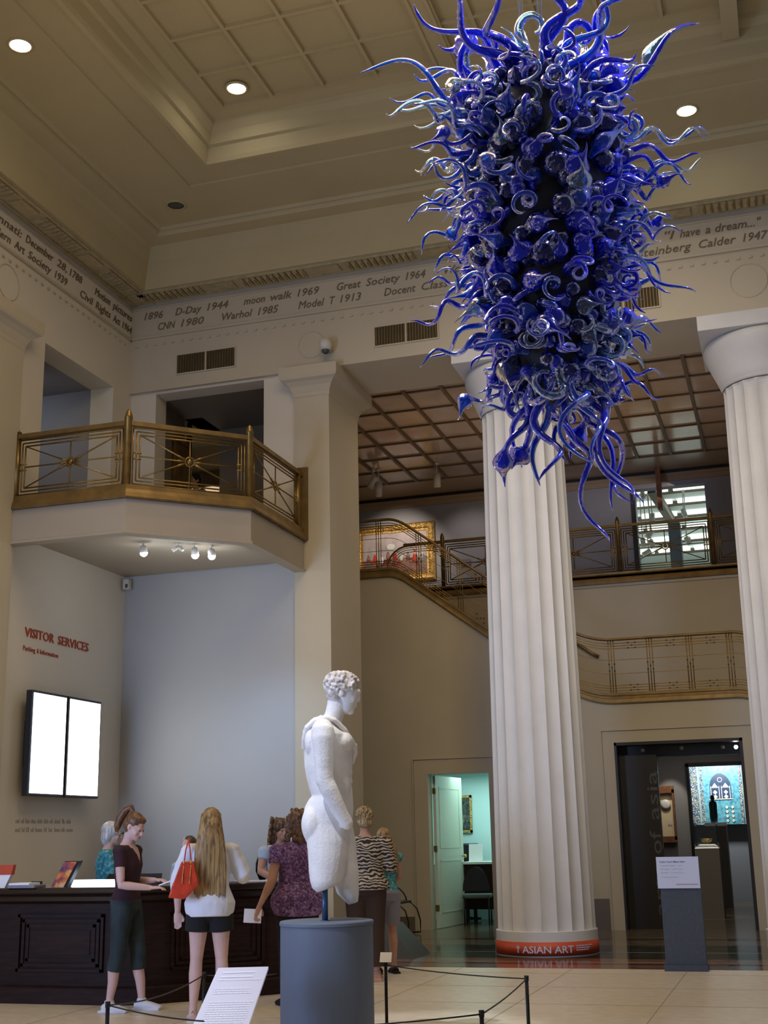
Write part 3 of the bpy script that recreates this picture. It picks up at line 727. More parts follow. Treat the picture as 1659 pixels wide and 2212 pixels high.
m = MB(); p = AY(1268, 1402, 23.6); m.tube([(p.x-1.0, 24.24, p.z+.75), (p.x, 24.24, p.z), (p.x+.12, 24.24, p.z-.07)], .03, 10); o = m.build('wall_handrail', BRASSD); tag(o, 'short brass handrail on the wall inside the stair', 'handrail')

t = thing('landing_railing', 'brass starburst railing along the upper landing behind the columns', 'railing', (0, 0, 0))
m = MB(); k = [(0, 6.26), (-.05, 6.26), (-.06, 6.30), (-.04, 6.36), (-.02, 6.38), (-.02, 6.42), (-.04, 6.44), (-.04, 6.47), (.1, 6.47)]
m.add([(-7.55, YU+a, z) for a, z in k]+[(XR, YU+a, z) for a, z in k], [(i, i+9, i+10, i+1) for i in range(8)]); m.build('base_rail', BRASSD, t)
px = [-6.37, -4.585, -2.80, -1.02, .76, 2.54]
for a, b in zip(px, px[1:]): panel(t, (a+.04, YU+.03, 0), (b-.04, YU+.03, 0), 6.49, 7.36)
for x in px: post(t, x, YU+.03, 6.47, 7.47, .042)
m = MB(); m.bar((-7.2, YU+.03, 7.41), (XR, YU+.03, 7.41), .06, .05); m.build('top_rail', BRASSD, t)
m = MB()
for e in (0, .045, .09, .135):      # rounded end returning round the stair well
    R = .46-e; c = (-7.1, 6.93)
    pts = [(-6.42, YU+.03, c[1]+R)]+[(c[0]-R*sin(a_), YU+.03, c[1]+R*cos(a_)) for a_ in [pi*i/14 for i in range(15)]]+[(-6.42, YU+.03, c[1]-R)]
    m.tube(pts, .02 if e == 0 else .008, 6)
m.build('end_scroll', BRASS, t)

# painting on the upper wall
a = AY(781, 1143, YG); b = AY(944, 1258, YG); cx, cz = (a.x+b.x)/2-.03, (8.32+7.03)/2
w_, h_ = 1.88, 1.34
t = thing('framed_painting', 'large gilt-framed figure painting on the upper lobby wall', 'painting', (-8.0, YG, 7.72))
m = MB(); pr = [(0, 0), (0, -.05), (.05, -.09), (.11, -.07), (.15, -.04), (.19, -.05), (.2, -.02)]; vs = []
for e, y in pr: hw, hh = w_/2-e, h_/2-e; vs += [(-hw, y, -hh), (hw, y, -hh), (hw, y, hh), (-hw, y, hh)]
m.add(vs, [(i*4+j, i*4+(j+1) % 4, i*4+4+(j+1) % 4, i*4+4+j) for i in range(len(pr)-1) for j in range(4)]); m.build('frame', GOLD, t)
m = MB()
for i in range(26):
    x = -w_/2+.14+i*(w_-.28)/25
    for z in (h_/2-.12, -h_/2+.12): m.ell((x, -.062, z), (.026, .02, .022), 8, 5)
for i in range(17):
    z = -h_/2+.14+i*(h_-.28)/16
    for x in (w_/2-.12, -w_/2+.12): m.ell((x, -.062, z), (.022, .02, .026), 8, 5)
m.build('beading', GOLD, t)
m = MB(); m.box((-w_/2+.18, -.03, -h_/2+.18), (w_/2-.18, -.01, h_/2-.18)); cv = m.build('canvas', SKYP, t)
m = MB(); rr = random.Random(4)
m.box((-w_/2+.18, -.033, -h_/2+.18), (w_/2-.18, -.031, -.12)); m.build('table_scene', PAINTG, cv)
for i in range(9):
    x = -.62+i*.155; m = MB(); m.ell((x, -.034, -.1+rr.uniform(-.04, .05)), (.05, .004, .09), 8, 6); m.ell((x, -.036, .0+rr.uniform(-.02, .04)), (.022, .004, .028), 8, 6)
    m.build('painted_figure', [PAINTG, REDB, PORC][i % 3], cv)
m = MB(); m.ell((-.09, -.034, .16), (.11, .004, .07), 12, 8); m.build('painted_canopy', PORC, cv)
m = MB(); p = AY(1008, 1215, YG); m.box((p.x-.1, YG-.06, p.z-.06), (p.x+.1, YG-.02, p.z+.06)); o = m.build('wall_label', GREYC); tag(o, 'small grey plaque on the upper wall right of the gilt-framed painting', 'plaque')

# track lights of the lobby
def can(x, y, z, d, label, L=.27, R=.075, grp='cylinder spotlights on the lobby ceiling', zc=ZL):
    t = thing('track_spotlight', label, 'light', (x, y, zc), 0, grp); d = V(d).normalized(); c = V((0, 0, z-zc))
    m = MB(); m.tube([(0, 0, 0), (0, 0, -.03)], .05, 12); m.tube([(0, 0, -.02), c-d*L*.3], .012, 6); m.build('stem', CREAM, t)
    m = MB(); m.tube([c-d*L/2, c-d*L*.48, c+d*L/2], [R*.7, R, R], 18); m.build('can', CREAM, t)
    m = MB(); m.tube([c+d*(L/2), c+d*(L/2+.004)], R*.85, 14); m.build('lamp', mat('warm_lens', (.8, .7, .6), .4) if not bpy.data.materials.get('warm_lens') else bpy.data.materials['warm_lens'], t)
for (px, py, d, lb) in ((944, 1038, (0, .0, -1), 'white cylinder spotlight hanging straight beside the fluted column'), (818, 1058, (-.05, 0, -1), 'white cylinder spotlight, lower one of the tilted pair near the pier'),
                    (806, 1042, (-.55, .1, -.8), 'white cylinder spotlight, tilted one of the pair near the pier'), (1283, 994, (.6, .2, -.7), 'white spotlight under the lobby ceiling behind the chandelier tails')):
    p = AY(px, py, 24.0); can(p.x, p.y, p.z, d, lb)
for (px, py, d, i) in ((1478, 1108, (.25, 0, -1), 0), (1388, 1068, (0, 0, -1), 1), (1404, 1154, (-.6, -.3, -.7), 2), (1389, 1172, (.1, 0, -1), 3), (1408, 1175, (.3, 0, -1), 4), (1397, 1194, (-.8, -.3, -.5), 5), (1486, 1168, (.4, -.2, -.8), 6), (1409, 1118, (0, 0, -1), 7)):
    p = AY(px, py, 29.0); can(p.x, p.y, p.z, d, ['spotlight on the right half of the gallery ceiling, upper one', 'topmost white spotlight left of the grey gallery pillar', 'white spotlight tilted left above three others beyond the railing', 'white spotlight seen between railing spokes, left of a pair', 'white spotlight seen between railing spokes, right of a pair', 'lowest white spotlight left of the grey gallery pillar', 'white spotlight low on the right half of the gallery', 'white spotlight just above the railing left of the grey pillar'][i], .20, .06, 'cylinder spotlights in the upper gallery', 9.35)
# gilt frame top inside the gallery
t = thing('gilt_picture_frame', 'ornate gilt frame seen low through the upper gallery doorway', 'frame', (-2.1, 27.9, 6.75))
m = MB(); p = AY(1360, 1210, 27.9); q = AY(1536, 1192, 27.9); hw = .8; m.box((-hw, -.05, .27), (hw, 0, .42)); m.build('moulding', GOLD, t)
m = MB(); m.box((-hw, -.02, -.3), (hw, 0, .27)); m.build('panel', PILL, t)

# ================================================================ SCREENS AND SIGNS ON THE LEFT WALL
for (p0, p1, p2, lb) in ((( 73.8, 1488), (143.5, 1499), 0, 'left one of two glowing white wall screens'), ((157, 1504), (222, 1510), 1, 'right one of two glowing white wall screens')):
    XF = XL+.22
    a = AX(p0[0]-3, 1600, XF); b_ = AX(p1[0]-(4 if p2 else 0), 1600, XF)
    y0, y1 = (14.60, 15.60) if p2 == 0 else (15.66, 16.62)
    y0, y1 = (AX(66, 1600, XF).y, AX(143, 1600, XF).y) if p2 == 0 else (AX(146, 1600, XF).y, AX(217, 1600, XF).y)
    z0, z1 = 2.17, 3.53
    t = thing('wall_screen', lb, 'screen', (XL, (y0+y1)/2, (z0+z1)/2)); hy, hz = (y1-y0)/2, (z1-z0)/2
    m = MB(); m.box((.12, -hy, -hz), (.215, hy, hz)); m.build('housing', BLACKP, t, bevel=.008)
    m = MB(); m.box((.0, -.25, -.3), (.12, .25, .3)); m.build('wall_bracket', BLACKP, t)
    m = MB(); m.box((.215, -hy+.035, -hz+.035), (.222, hy-.035, hz-.035)); m.build('display', SCREEN, t)
def wtext(body, y0, y1, z, h, m_, name, label, bold=.0, depth=.02):
    t = thing(name, label, 'lettering', (XL+.002, y0, z)); ws = body.split(); tot = sum(len(w_) for w_ in ws)+.8*(len(ws)-1); u = 0
    for w_ in ws:
        wd = (y1-y0)*len(w_)/tot; u0 = u; text_mb(w_, lambda a, v, d: (d, u0+a, v), width=wd*.97, height=h, depth=depth, bold=bold).build('word', m_, t); u += (y1-y0)*(len(w_)+.8)/tot
wtext('VISITOR SERVICES', 14.45, 16.10, 4.26, .125, REDL, 'wall_sign', 'dark red raised wall lettering reading VISITOR SERVICES', .004, .012)
wtext('Parking & Information', 14.43, 15.30, 4.07, .065, REDL, 'wall_sign', 'small red wall lettering reading Parking & Information', .0, .006)
for i, z in enumerate((1.83, 1.72)):
    FM = bpy.data.materials.get('faint_letter') or mat('faint_letter', (.33, .30, .26), .7)
    tt = thing('wall_inscription', ['upper', 'lower'][i]+' line of faint small lettering on the wall below the screens', 'lettering', (0, 0, 0)); rr = random.Random(8+i); y = 14.47
    while y < 15.85:
        t = MB()
        l_ = rr.uniform(.05, .16)
        yy_ = y
        while yy_ < y+l_: t.box((XL, yy_, z), (XL+.003, yy_+.012, z+rr.choice((.04, .04, .06)))); yy_ += .024
        y += l_+.05; t.build('word', FM, tt)

# ================================================================ RECEPTION DESK
DK = thing('reception_desk', 'dark mahogany reception counter with panelled front and polished top', 'desk', (0, 0, 0))
path = [V((XL+.02, 11.80)), V((-6.6, 11.80)), V((-6.36, 11.88)), V((-6.15, 12.06)), V((-5.34, 12.87)), V((-5.22, 13.05)), V((-5.25, 13.55))]
def inset(p, e):
    out = []
    for i, q in enumerate(p):
        d = (p[min(i+1, len(p)-1)]-p[max(i-1, 0)]).normalized(); out.append(q+V((-d.y, d.x))*e)
    return out
def dband(m, e0, z0, e1, z1):
    a, b = inset(path, e0), inset(path, e1); n = len(path)
    m.add([(p.x, p.y, z0) for p in a]+[(p.x, p.y, z1) for p in b], [(i, i+1, n+i+1, n+i) for i in range(n-1)])
m = MB(); dband(m, .0, 0, 0, .15); dband(m, 0, .15, .02, .165); dband(m, .02, .165, .10, .165); m.build('plinth', WOOD, DK)
m = MB(); dband(m, .10, .165, .10, 1.06); dband(m, .55, 1.0, .55, 0); m.build('front', WOOD, DK)
m = MB(); dband(m, .10, .96, .05, .99); dband(m, .05, .99, .05, 1.03); dband(m, .05, 1.03, .02, 1.05); m.build('cornice_moulding', WOODTOP, DK)
m = MB(); dband(m, .6, 1.06, -.03, 1.06); dband(m, -.03, 1.06, -.045, 1.075); dband(m, -.045, 1.075, -.045, 1.11); dband(m, -.045, 1.11, -.03, 1.125); dband(m, -.03, 1.125, .6, 1.125); dband(m, .6, 1.125, .6, 1.06); m.build('top', WOODTOP, DK)
ip = inset(path, .10)
def dpanel(a, b, z0=.30, z1=.86):
    d = (b-a).normalized(); L = (b-a).length; nn = V((d.y, -d.x)); m = MB()
    f = lambda u, v, e: (a.x+d.x*u+nn.x*e, a.y+d.y*u+nn.y*e, v)
    for k, e in ((0, .03), (.05, .02), (.10, .012)):
        x0, x1, y0, y1 = k, L-k, z0+k, z1-k; w_ = .03
        for (u0, u1, v0, v1) in ((x0, x1, y0, y0+w_), (x0, x1, y1-w_, y1), (x0, x0+w_, y0, y1), (x1-w_, x1, y0, y1)):
            m.hexa([f(u0, v0, 0), f(u1, v0, 0), f(u1, v0, e), f(u0, v0, e), f(u0, v1, 0), f(u1, v1, 0), f(u1, v1, e), f(u0, v1, e)])
    m.hexa([f(.16, z0+.16, 0), f(L-.16, z0+.16, 0), f(L-.16, z0+.16, .01), f(.16, z0+.16, .01), f(.16, z1-.16, 0), f(L-.16, z1-.16, 0), f(L-.16, z1-.16, .01), f(.16, z1-.16, .01)])
    m.build('front_panel', WOOD, DK)
dpanel(V((-7.78, 11.9)), V((-6.78, 11.9))); dpanel(V((-9.2, 11.9)), V((-8.2, 11.9))); a, b = ip[3], ip[4]; dd = (b-a).normalized(); dpanel(a+dd*.06, b-dd*.06)
# work counter behind, against the wall
m = MB(); m.box((-9.55, 15.9, 0), (-6.8, 17.05, 1.0)); m.build('carcass', WOOD, None); 
o = bpy.data.objects['carcass']; o.name = 'back_counter'; o.data.name = 'back_counter'; tag(o, 'low dark counter along the wall behind the reception desk', 'counter')
def put(px, py, z, YY=None): return AZ(px, py, z) if YY is None else AY(px, py, YY)
# things on the desk
t = thing('glowing_display_bar', 'long blue-white glowing display lying on the desk top', 'screen', (-7.06, 12.25, 1.125))
m = MB(); m.box((-.40, -.10, 0), (.28, .12, .05)); m.build('casing', BLACKP, t); m = MB(); m.hexa([(-.39, -.105, .0), (.27, -.105, 0), (.27, .11, .0), (-.39, .11, .0), (-.39, -.105, .05), (.27, -.105, .05), (.27, .11, .06), (-.39, .11, .06)]); m.build('display', SCREENB, t)
t = thing('brochure_stand', 'leaning stand of orange and blue brochures on the desk', 'stand', (-7.36, 12.02, 1.125))
m = MB(); m.hexa([(-.10, -.05, 0), (.08, -.05, 0), (.08, .03, 0), (-.10, .03, 0), (-.02, .06, .26), (.16, .06, .26), (.16, .12, .26), (-.02, .12, .26)]); m.build('rack', BLACKP, t)
m = MB(); m.hexa([(-.10, -.062, .0), (.05, -.062, .0), (.05, -.052, .0), (-.10, -.052, .0), (-.02, .045, .25), (.13, .045, .25), (.13, .055, .25), (-.02, .055, .25)])
BRO = mat('brochure_cover', (.6, .25, .1), .4); noise_ramp(BRO, [(.35, (.05, .05, .15)), (.48, (.50, .10, .04)), (.58, (.70, .38, .12)), (.7, (.55, .5, .5))], 9, 3); m.build('brochure', BRO, t)
t = thing('leaflet_holder', 'red and white leaflet holder at the left picture edge', 'stand', (-8.05, 11.95, 1.125))
m = MB(); m.hexa([(-.12, -.05, 0), (.07, -.05, 0), (.07, 0, 0), (-.12, 0, 0), (-.1, 0, .14), (.11, 0, .14), (.11, .05, .14), (-.1, .05, .14)]); m.build('leaflet', PAPER, t)
m = MB(); m.hexa([(-.1, -.008, .13), (.115, -.008, .13), (.115, .05, .13), (-.1, .05, .13), (-.1, .02, .23), (.12, .02, .23), (.12, .07, .23), (-.1, .07, .23)]); m.build('leaflet_top', ORANGE, t)
t = thing('paper_tray', 'flat grey and white paper tray on the desk edge', 'tray', (-7.68, 11.86, 1.125)); m = MB(); m.box((-.16, -.12, 0), (.16, .1, .03)); m.build('tray', GREYC, t, bevel=.005); m = MB(); m.box((-.14, -.125, .03), (.10, .08, .05)); m.build('papers', PAPER, t)
for i, (x, y, w_, lb) in enumerate(((-5.93, 12.6, .13, 'white leaflets on the desk beside the long-haired visitor'), (-5.62, 12.95, .17, 'white papers on the desk near the visitor in purple'))):
    m = MB(); m.box((-w_, -.09, 0), (w_, .09, .012)); o = m.build('papers', PAPER); o.location = (x, y, 1.126); o.rotation_euler = (0, 0, .72); tag(o, lb, 'papers')
m = MB(); m.box((-.13, -.10, 0), (.13, .10, .01)); o = m.build('dark_folder', GREYC); o.location = (-5.78, 12.78, 1.126); o.rotation_euler = (0, 0, .72); tag(o, 'grey folder between two stacks of white papers on the desk', 'folder')
t = thing('computer_monitor', 'dark low monitor behind the glowing display on the desk', 'monitor', (-6.95, 12.7, 1.0)); m = MB(); m.hexa([(-.35, 0, .1), (.35, .0, .1), (.35, .04, .1), (-.35, .04, .1), (-.28, .05, .23), (.35, .05, .23), (.35, .08, .23), (-.28, .08, .23)]); m.build('display', BLACKP, t); m = MB(); m.box((-.05, .03, 0), (.05, .07, .2)); m.build('stand', BLACKP, t)
t = thing('glass_vase', 'clear glass bowl of dried flowers on the back counter', 'vase', (-6.72, 16.15, 1.0))
m = MB(); m.lathe([(.10, 0), (.17, .05), (.22, .16), (.22, .26), (.19, .36), (.185, .36), (.215, .26), (.21, .16), (.16, .06), (.001, .02)], n=24); m.build('bowl', GLASSC, t)
rr = random.Random(9)
for i in range(14):
    m = MB(); m.ell((rr.uniform(-.12, .12), rr.uniform(-.12, .12), .08+rr.random()*.2), (.035, .035, .03), 8, 6); m.build('flower', [mat('dried_pink', (.5, .3, .25), .8), mat('dried_straw', (.5, .38, .2), .8)][i % 2] if i < 2 else [bpy.data.materials['dried_pink'], bpy.data.materials['dried_straw']][i % 2], t)
p = AY(252, 1800, 16.4)
t = thing('potted_plant', 'slender leafy plant on the back counter behind the white-haired person', 'plant', (p.x, 16.5, 1.0))
m = MB(); m.lathe([(.07, 0), (.10, .16), (.09, .16), (.001, .15)], n=16); m.build('pot', BLACKP, t)
m = MB()
for i in range(9):
    a = i*.7; h_ = .55+.35*rr.random(); e = V((cos(a)*.24, sin(a)*.1, h_)); m.tube([(0, 0, .14), e*.5+V((0, 0, .12)), e], .005, 5)
m.build('stem', LEAF, t)
m = MB()
for i in range(9):
    a = i*.7; h_ = .55+.35*((i*37 % 10)/10); e = V((cos(a)*.24, sin(a)*.1, h_))
    for k in range(3): b_ = e*(.75+.12*k); dd = V((cos(a*3+k*2), sin(a*2+k), .3))*.10; m.tube([b_, b_+dd*.5, b_+dd+V((0, 0, -.03))], [.004, .018, .002], 5)
m.build('leaves', LEAF, t)
# reception inscriptions done; dark router box
m = MB(); m.box((-.05, -.03, 0), (.05, .03, .05)); o = m.build('stapler', BLACKP); o.location = (-7.85, 12.3, 1.126); tag(o, 'small dark object on the desk top at the left', 'stapler')

# ================================================================ LOBBY AND GALLERY THINGS
# office door leaf
hx, hy = AZ(940, 2008, 0).x, YB+.1
ang = atan2(23.58-22.07, .09+.0)
t = thing('office_door', 'cream panelled door standing open into the office', 'door', (hx+.01, YB+.26, 0), radians(84))
L_ = 1.35
m = MB(); m.box((0, -.025, .01), (L_, .025, 2.62))
for (z0, z1) in ((.25, 1.15), (1.35, 2.42)):
    for s in (-1, 1):
        y = s*.025
        for k in ((.16, z0, L_-.16, z0+.025), (.16, z1-.025, L_-.16, z1), (.16, z0, .185, z1), (L_-.185, z0, L_-.16, z1)): m.box((k[0], y-.006*(s < 0), k[1]), (k[2], y+.006*(s > 0)+.0001, k[3]))
m.build('leaf', DOORM, t)
m = MB(); m.ell((L_-.07, -.08, 1.2), (.035, .03, .035)); m.tube([(L_-.07, -.02, 1.2), (L_-.07, -.08, 1.2)], .014, 8); m.ell((L_-.07, .08, 1.2), (.035, .03, .035)); m.tube([(L_-.07, .02, 1.2), (L_-.07, .08, 1.2)], .014, 8); m.build('knob', GOLD, t)
for z in (.3, 1.3, 2.3): m = MB(); m.box((-.02, -.03, z), (.02, .03, z+.1)); m.build('hinge', BRASS, t)
# office contents
t = thing('office_picture', 'gold-framed dark picture on the office wall', 'picture', (-6.23, 24.78, 1.98))
m = MB()
for a, b in (((-.17, -.03, -.36), (-.13, 0, .36)), ((.13, -.03, -.36), (.17, 0, .36)), ((-.17, -.03, .31), (.17, 0, .36)), ((-.17, -.03, -.36), (.17, 0, -.31))): m.box(a, b)
m.build('frame', GOLD, t); m = MB(); m.box((-.13, -.012, -.31), (.13, -.005, .31)); m.build('canvas', DARKP, t)
t = thing('office_desk', 'dark wooden office desk with a pale top beyond the open door', 'desk', (-5.3, 23.9, 0))
m = MB(); m.box((-.68, -.35, .25), (.9, .35, 1.05)); m.build('body', WOOD, t); m = MB(); m.box((-.7, -.4, 1.05), (.95, .4, 1.09)); m.build('top', GALW, t)
for x in (-.62, .85):
    for y in (-.3, .3): m = MB(); m.box((x-.03, y-.03, 0), (x+.03, y+.03, .26)); m.build('leg', BLACK, t)
t = thing('white_notice_stand', 'white sheet standing on the office desk', 'sign', (-5.77, 23.75, 1.09)); m = MB(); m.hexa([(-.13, -.01, 0), (.13, -.01, 0), (.13, .01, 0), (-.13, .01, 0), (-.13, .03, .32), (.13, .03, .32), (.13, .05, .32), (-.13, .05, .32)]); m.build('sheet', PAPER, t)
t = thing('desk_chair', 'dark high-backed chair behind the office desk', 'chair', (-6.08, 24.5, 0)); m = MB(); m.box((-.22, -.04, .75), (.2, .04, 1.42)); m.build('backrest', BLACKP, t, bevel=.03); m = MB(); m.box((-.24, -.5, .5), (.22, 0, .58)); m.build('seat', BLACKP, t, bevel=.02); m = MB(); m.tube([(0, -.25, .06), (0, -.25, .5)], .03, 8); m.tube([(-.25, -.25, .05), (.25, -.25, .05)], .025, 8); m.tube([(0, -.5, .05), (0, 0, .05)], .025, 8); m.build('base', BLACKP, t)
t = thing('office_chair', 'dark rounded visitor chair in front of the office desk', 'chair', (-5.62, 23.15, 0), radians(8))
m = MB(); pts = [(-.24*cos(a), 0.0-.02*sin(a), .55+.42*sin(a)+.0) for a in [pi*i/12 for i in range(13)]]; m.prism([(p[0], p[2]) for p in pts], lambda u, v, d: (u, d+.12*(u*u), v+.05), -.22, -.18); m.build('backrest', BLACKP, t)
m = MB(); m.box((-.26, -.2, .47), (.26, .3, .54)); m.build('seat', mat('green_grey_seat', (.10, .14, .13), .7), t, bevel=.02)
for x in (-.22, .22):
    for y in (-.2, .27): m = MB(); m.tube([(x, y, .0), (x, y, .5)], .014, 8); m.build('leg', BLACK, t)
# wire armchair
t = thing('wire_armchair', 'black tubular armchair with curved arms by the lobby wall', 'chair', (-6.88, 20.75, 0), 0)
for y in (-.34, .34):
    m = MB(); pts = [(-.18, y, .84+.02), (-.08, y, .86)]+[(-.08+.62*sin(a), y, .52+.34*cos(a)) for a in [pi/2*i/8 for i in range(1, 9)]]; m.tube(pts, .013, 8); m.build('armrest', BLACK, t)
    m = MB(); m.tube([(.48, y, .53), (.62, y, .50), (.72, y, .40), (.77, y, .22), (.77, y, .03), (.2, y, .015)], .013, 8); m.tube([(.35, y, .46), (-.25, y, -.0+.02)], .013, 8); m.build('leg', BLACK, t)
m = MB(); m.hexa([(-.2, -.33, .44), (.62, -.33, .5), (.62, .33, .5), (-.2, .33, .44), (-.2, -.33, .5), (.64, -.33, .54), (.64, .33, .54), (-.2, .33, .5)]); m.build('seat', BLACKP, t, bevel=.02)
m = MB(); m.hexa([(-.24, -.33, .46), (-.16, -.33, .46), (-.16, .33, .46), (-.24, .33, .46), (-.36, -.33, .95), (-.31, -.33, .95), (-.31, .33, .95), (-.36, .33, .95)]); m.build('backrest', BLACKP, t, bevel=.02)
# low grey plinth behind the pedestal
t = thing('low_display_plinth', 'low slanted dark grey plinth right of the round pedestal', 'plinth', (-5.62, 17.3, 0)); m = MB(); m.hexa([(-.7, -.5, 0), (.66, -.5, 0), (.66, .3, 0), (-.7, .3, 0), (-.7, -.32, .42), (.26, -.32, .42), (.26, .3, .42), (-.7, .3, .42)]); m.build('block', mat('plinth_grey', (.04, .04, .035), .5), t)
# tour sign
t = thing('tour_sign', 'slate-grey sign stand with a pale printed notice', 'sign', (-1.36, 15.72, 0))
m = MB(); m.box((-.23, -.08, .065), (.23, .10, 1.26)); m.build('board', GREYD, t); m = MB(); m.box((-.245, -.12, 0), (.245, .14, .065)); m.build('base', GREYD, t)
m = MB(); m.box((-.255, -.10, .915), (.23, -.085, 1.27)); pn = m.build('notice', mat('notice_paper', (.60, .66, .84), .6), t)
def ntext(body, x, z, h, mt, wd=None): 
    m = text_mb(body, lambda u, v, d: (x+u, -.101-d, z+v), width=wd, height=h, depth=.001, bold=.01); m.build('print', mt, pn)
ntext('Public Tours Meet Here', -.215, 1.205, .018, PRINTD, .29); ntext('Tuesday-Friday:  1 p.m.', -.21, 1.165, .015, PRINT, .26); ntext('Saturday:  1 and 2 p.m.', -.21, 1.125, .015, PRINT, .26); ntext('Sunday:  1, 2 and 3 p.m.', -.205, 1.085, .015, PRINT, .27)
for (x0, x1, z, mt) in ((-.20, -.02, 1.035, PRINT), (-.04, .2, .955, REDL)):
    m = MB(); x = x0
    while x < x1: m.box((x, -.102, z), (x+.012, -.1, z+.009)); x += .018
    m.build('small_print', mt, pn)
# asia gallery contents
m = MB(); m.box((AD[0]+.02, YB+.28, 0), (-2.17, YB+.42, 2.85)); o = m.build('dark_partition', DKBR); tag(o, 'dark partition with pale vertical lettering inside the portal', 'partition')
t = thing('partition_lettering', 'pale vertical letters reading arts of asia on the dark partition', 'lettering', (-2.19, YB+.278, .22))
for wd_, u_, l_ in (('arts', 0, .80), ('of', .98, .38), ('asia', 1.54, .81)): text_mb(wd_, lambda u, v, d: (-v, -d, u_+u), width=l_, height=.185, depth=.004).build('word', LETTERG, t)
t = thing('wall_case', 'reddish wooden wall case with a lit pale back', 'case', (-2.40, 27.0, 1.9)); m = MB()
m.box((-.35, -.12, -.55), (.07, 0, -.43)); m.box((-.35, -.12, .43), (.07, 0, .57)); m.box((-.35, -.12, -.5), (-.25, 0, .5)); m.box((.03, -.12, -.5), (.07, 0, .5)); m.build('frame', TANW, t)
m = MB(); m.box((-.25, -.02, -.43), (.03, -.01, .43)); m.build('back_panel', LINEN, t)
m = MB(); m.tube([(-.11, -.03, .2), (-.11, -.06, .2), (-.11, -.075, .2)], [.10, .105, .05], 20, ref=(0, 0, 1)); m.build('round_dish', PORC, t)
m = MB(); [m.box((-.09+i*.03, -.04, -.2), (-.075+i*.03, -.03, -.08)) for i in range(3)]; m.build('small_objects', PORC, t)
# tiled niche panel (plain geometric stand-in)
NX0, NX1, NZ0, NZ1, NY = -2.25, -1.05, 1.70, 3.02, 30.6
t = thing('tiled_niche', 'brightly lit blue tiled wall niche with a pointed arch at the far end', 'niche', ((NX0+NX1)/2, NY, NZ0)); hw = (NX1-NX0)/2; hh = NZ1-NZ0
m = MB(); m.box((-hw, 0, 0), (hw, .1, hh)); m.build('ground', TILEB, t)
for xa, xb in ((-hw, -hw+.15), (hw-.12, hw-.05), (-hw+.22, -hw+.28)): m = MB(); m.box((xa, -.012, 0), (xb, 0, hh)); m.build('patterned_border', TILEP, t)
m = MB()
for i in range(44):
    z = i*.03
    for x in (-hw+.165, hw-.04): m.box((x, -.014, z), (x+.035, 0, z+.018))
m.build('beaded_border', TILEW, t)
arch = [(-.24, .56)]+[(-.24+.24*(1-cos(a)), .82+.24*sin(a)*1.35) for a in [pi/2*i/8 for i in range(9)]]+[(.24-.24*(1-cos(a)), .82+.24*sin(a)*1.35) for a in [pi/2*i/8 for i in range(8, -1, -1)]]+[(.24, .56)]
m = MB(); m.prism([(u+.06, v) for u, v in arch], lambda u, v, d: (u, d, v), -.016, 0); m.build('arch_field', TILED, t)
m = MB()
for sx in (-1, 1):
    c = .06+sx*.12
    m.prism([(c-.08, .82), (c, .93), (c+.08, .82)], lambda u, v, d: (u, d, v), -.022, -.015)
    for z in (.62, .72): m.prism([(c-.05, z), (c, z+.05), (c+.05, z), (c, z-.05)], lambda u, v, d: (u, d, v), -.022, -.015)
    m.box((c-.10, -.022, .56), (c-.085, -.015, .86)); m.box((c+.085, -.022, .56), (c+.10, -.015, .86))
m.box((-.2, -.022, .555), (.32, -.015, .575)); m.ring((.06, -.018, 1.0), (1, 0, 0), (0, 0, 1), .05, .008, 14, 5)
for z in (.08, .18, .28, .38):
    for x in (-.16, .17, .30): m.prism([(x-.035, z), (x, z+.04), (x+.035, z), (x, z-.04)], lambda u, v, d: (u, d, v), -.018, 0)
m.build('arch_ornament', TILEW, t)
# statuette and vitrine
t = thing('statuette', 'dark robed statuette on a white base in front of the tiled niche', 'statuette', (-1.62, 28.6, 0))
m = MB(); m.box((-.30, -.25, 0), (.20, .25, 1.66)); m.build('pedestal', mat('taupe_pedestal', (.10, .09, .07), .6), t); m = MB(); m.box((-.24, -.25, 1.66), (.2, .2, 1.73)); m.build('base', PAPER, t)
m = MB(); m.lathe([(.07, 1.73), (.085, 1.85), (.08, 2.0), (.085, 2.1), (.075, 2.16), (.03, 2.19), (.045, 2.23), (.04, 2.28), (.01, 2.31)], (-.05, 0, 0), 16); m.build('figure', mat('dark_teal_bronze', (.015, .05, .055), .4), t)
t = thing('display_vitrine', 'glass-topped pedestal case holding a lit gold bowl', 'display case', (-1.60, 25.0, 0))
m = MB(); m.box((-.24, -.24, 0), (.20, .24, 1.25)); m.build('pedestal', mat('vitrine_grey', (.12, .11, .095), .6), t); m = MB(); m.hexa([(-.24, -.24, 1.25), (.2, -.24, 1.25), (.2, .24, 1.25), (-.24, .24, 1.25), (-.15, -.15, 1.32), (.11, -.15, 1.32), (.11, .15, 1.32), (-.15, .15, 1.32)]); m.build('deck', PAPER, t)
m = MB(); m.lathe([(.03, 0), (.05, .01), (.10, .05), (.115, .09), (.108, .092), (.09, .055), (.001, .02)], (-.03, -.02, 1.33), 24); m.build('bowl', GOLD, t)
m = MB(); [m.box(a, b) for a, b in (((-.22, -.22, 1.25), (-.215, .22, 1.72)), ((.175, -.22, 1.25), (.18, .22, 1.72)), ((-.22, -.22, 1.72), (.18, .22, 1.725)), ((-.22, -.22, 1.25), (.18, -.215, 1.72)))]; m.build('glass_cover', GLASSC, t)
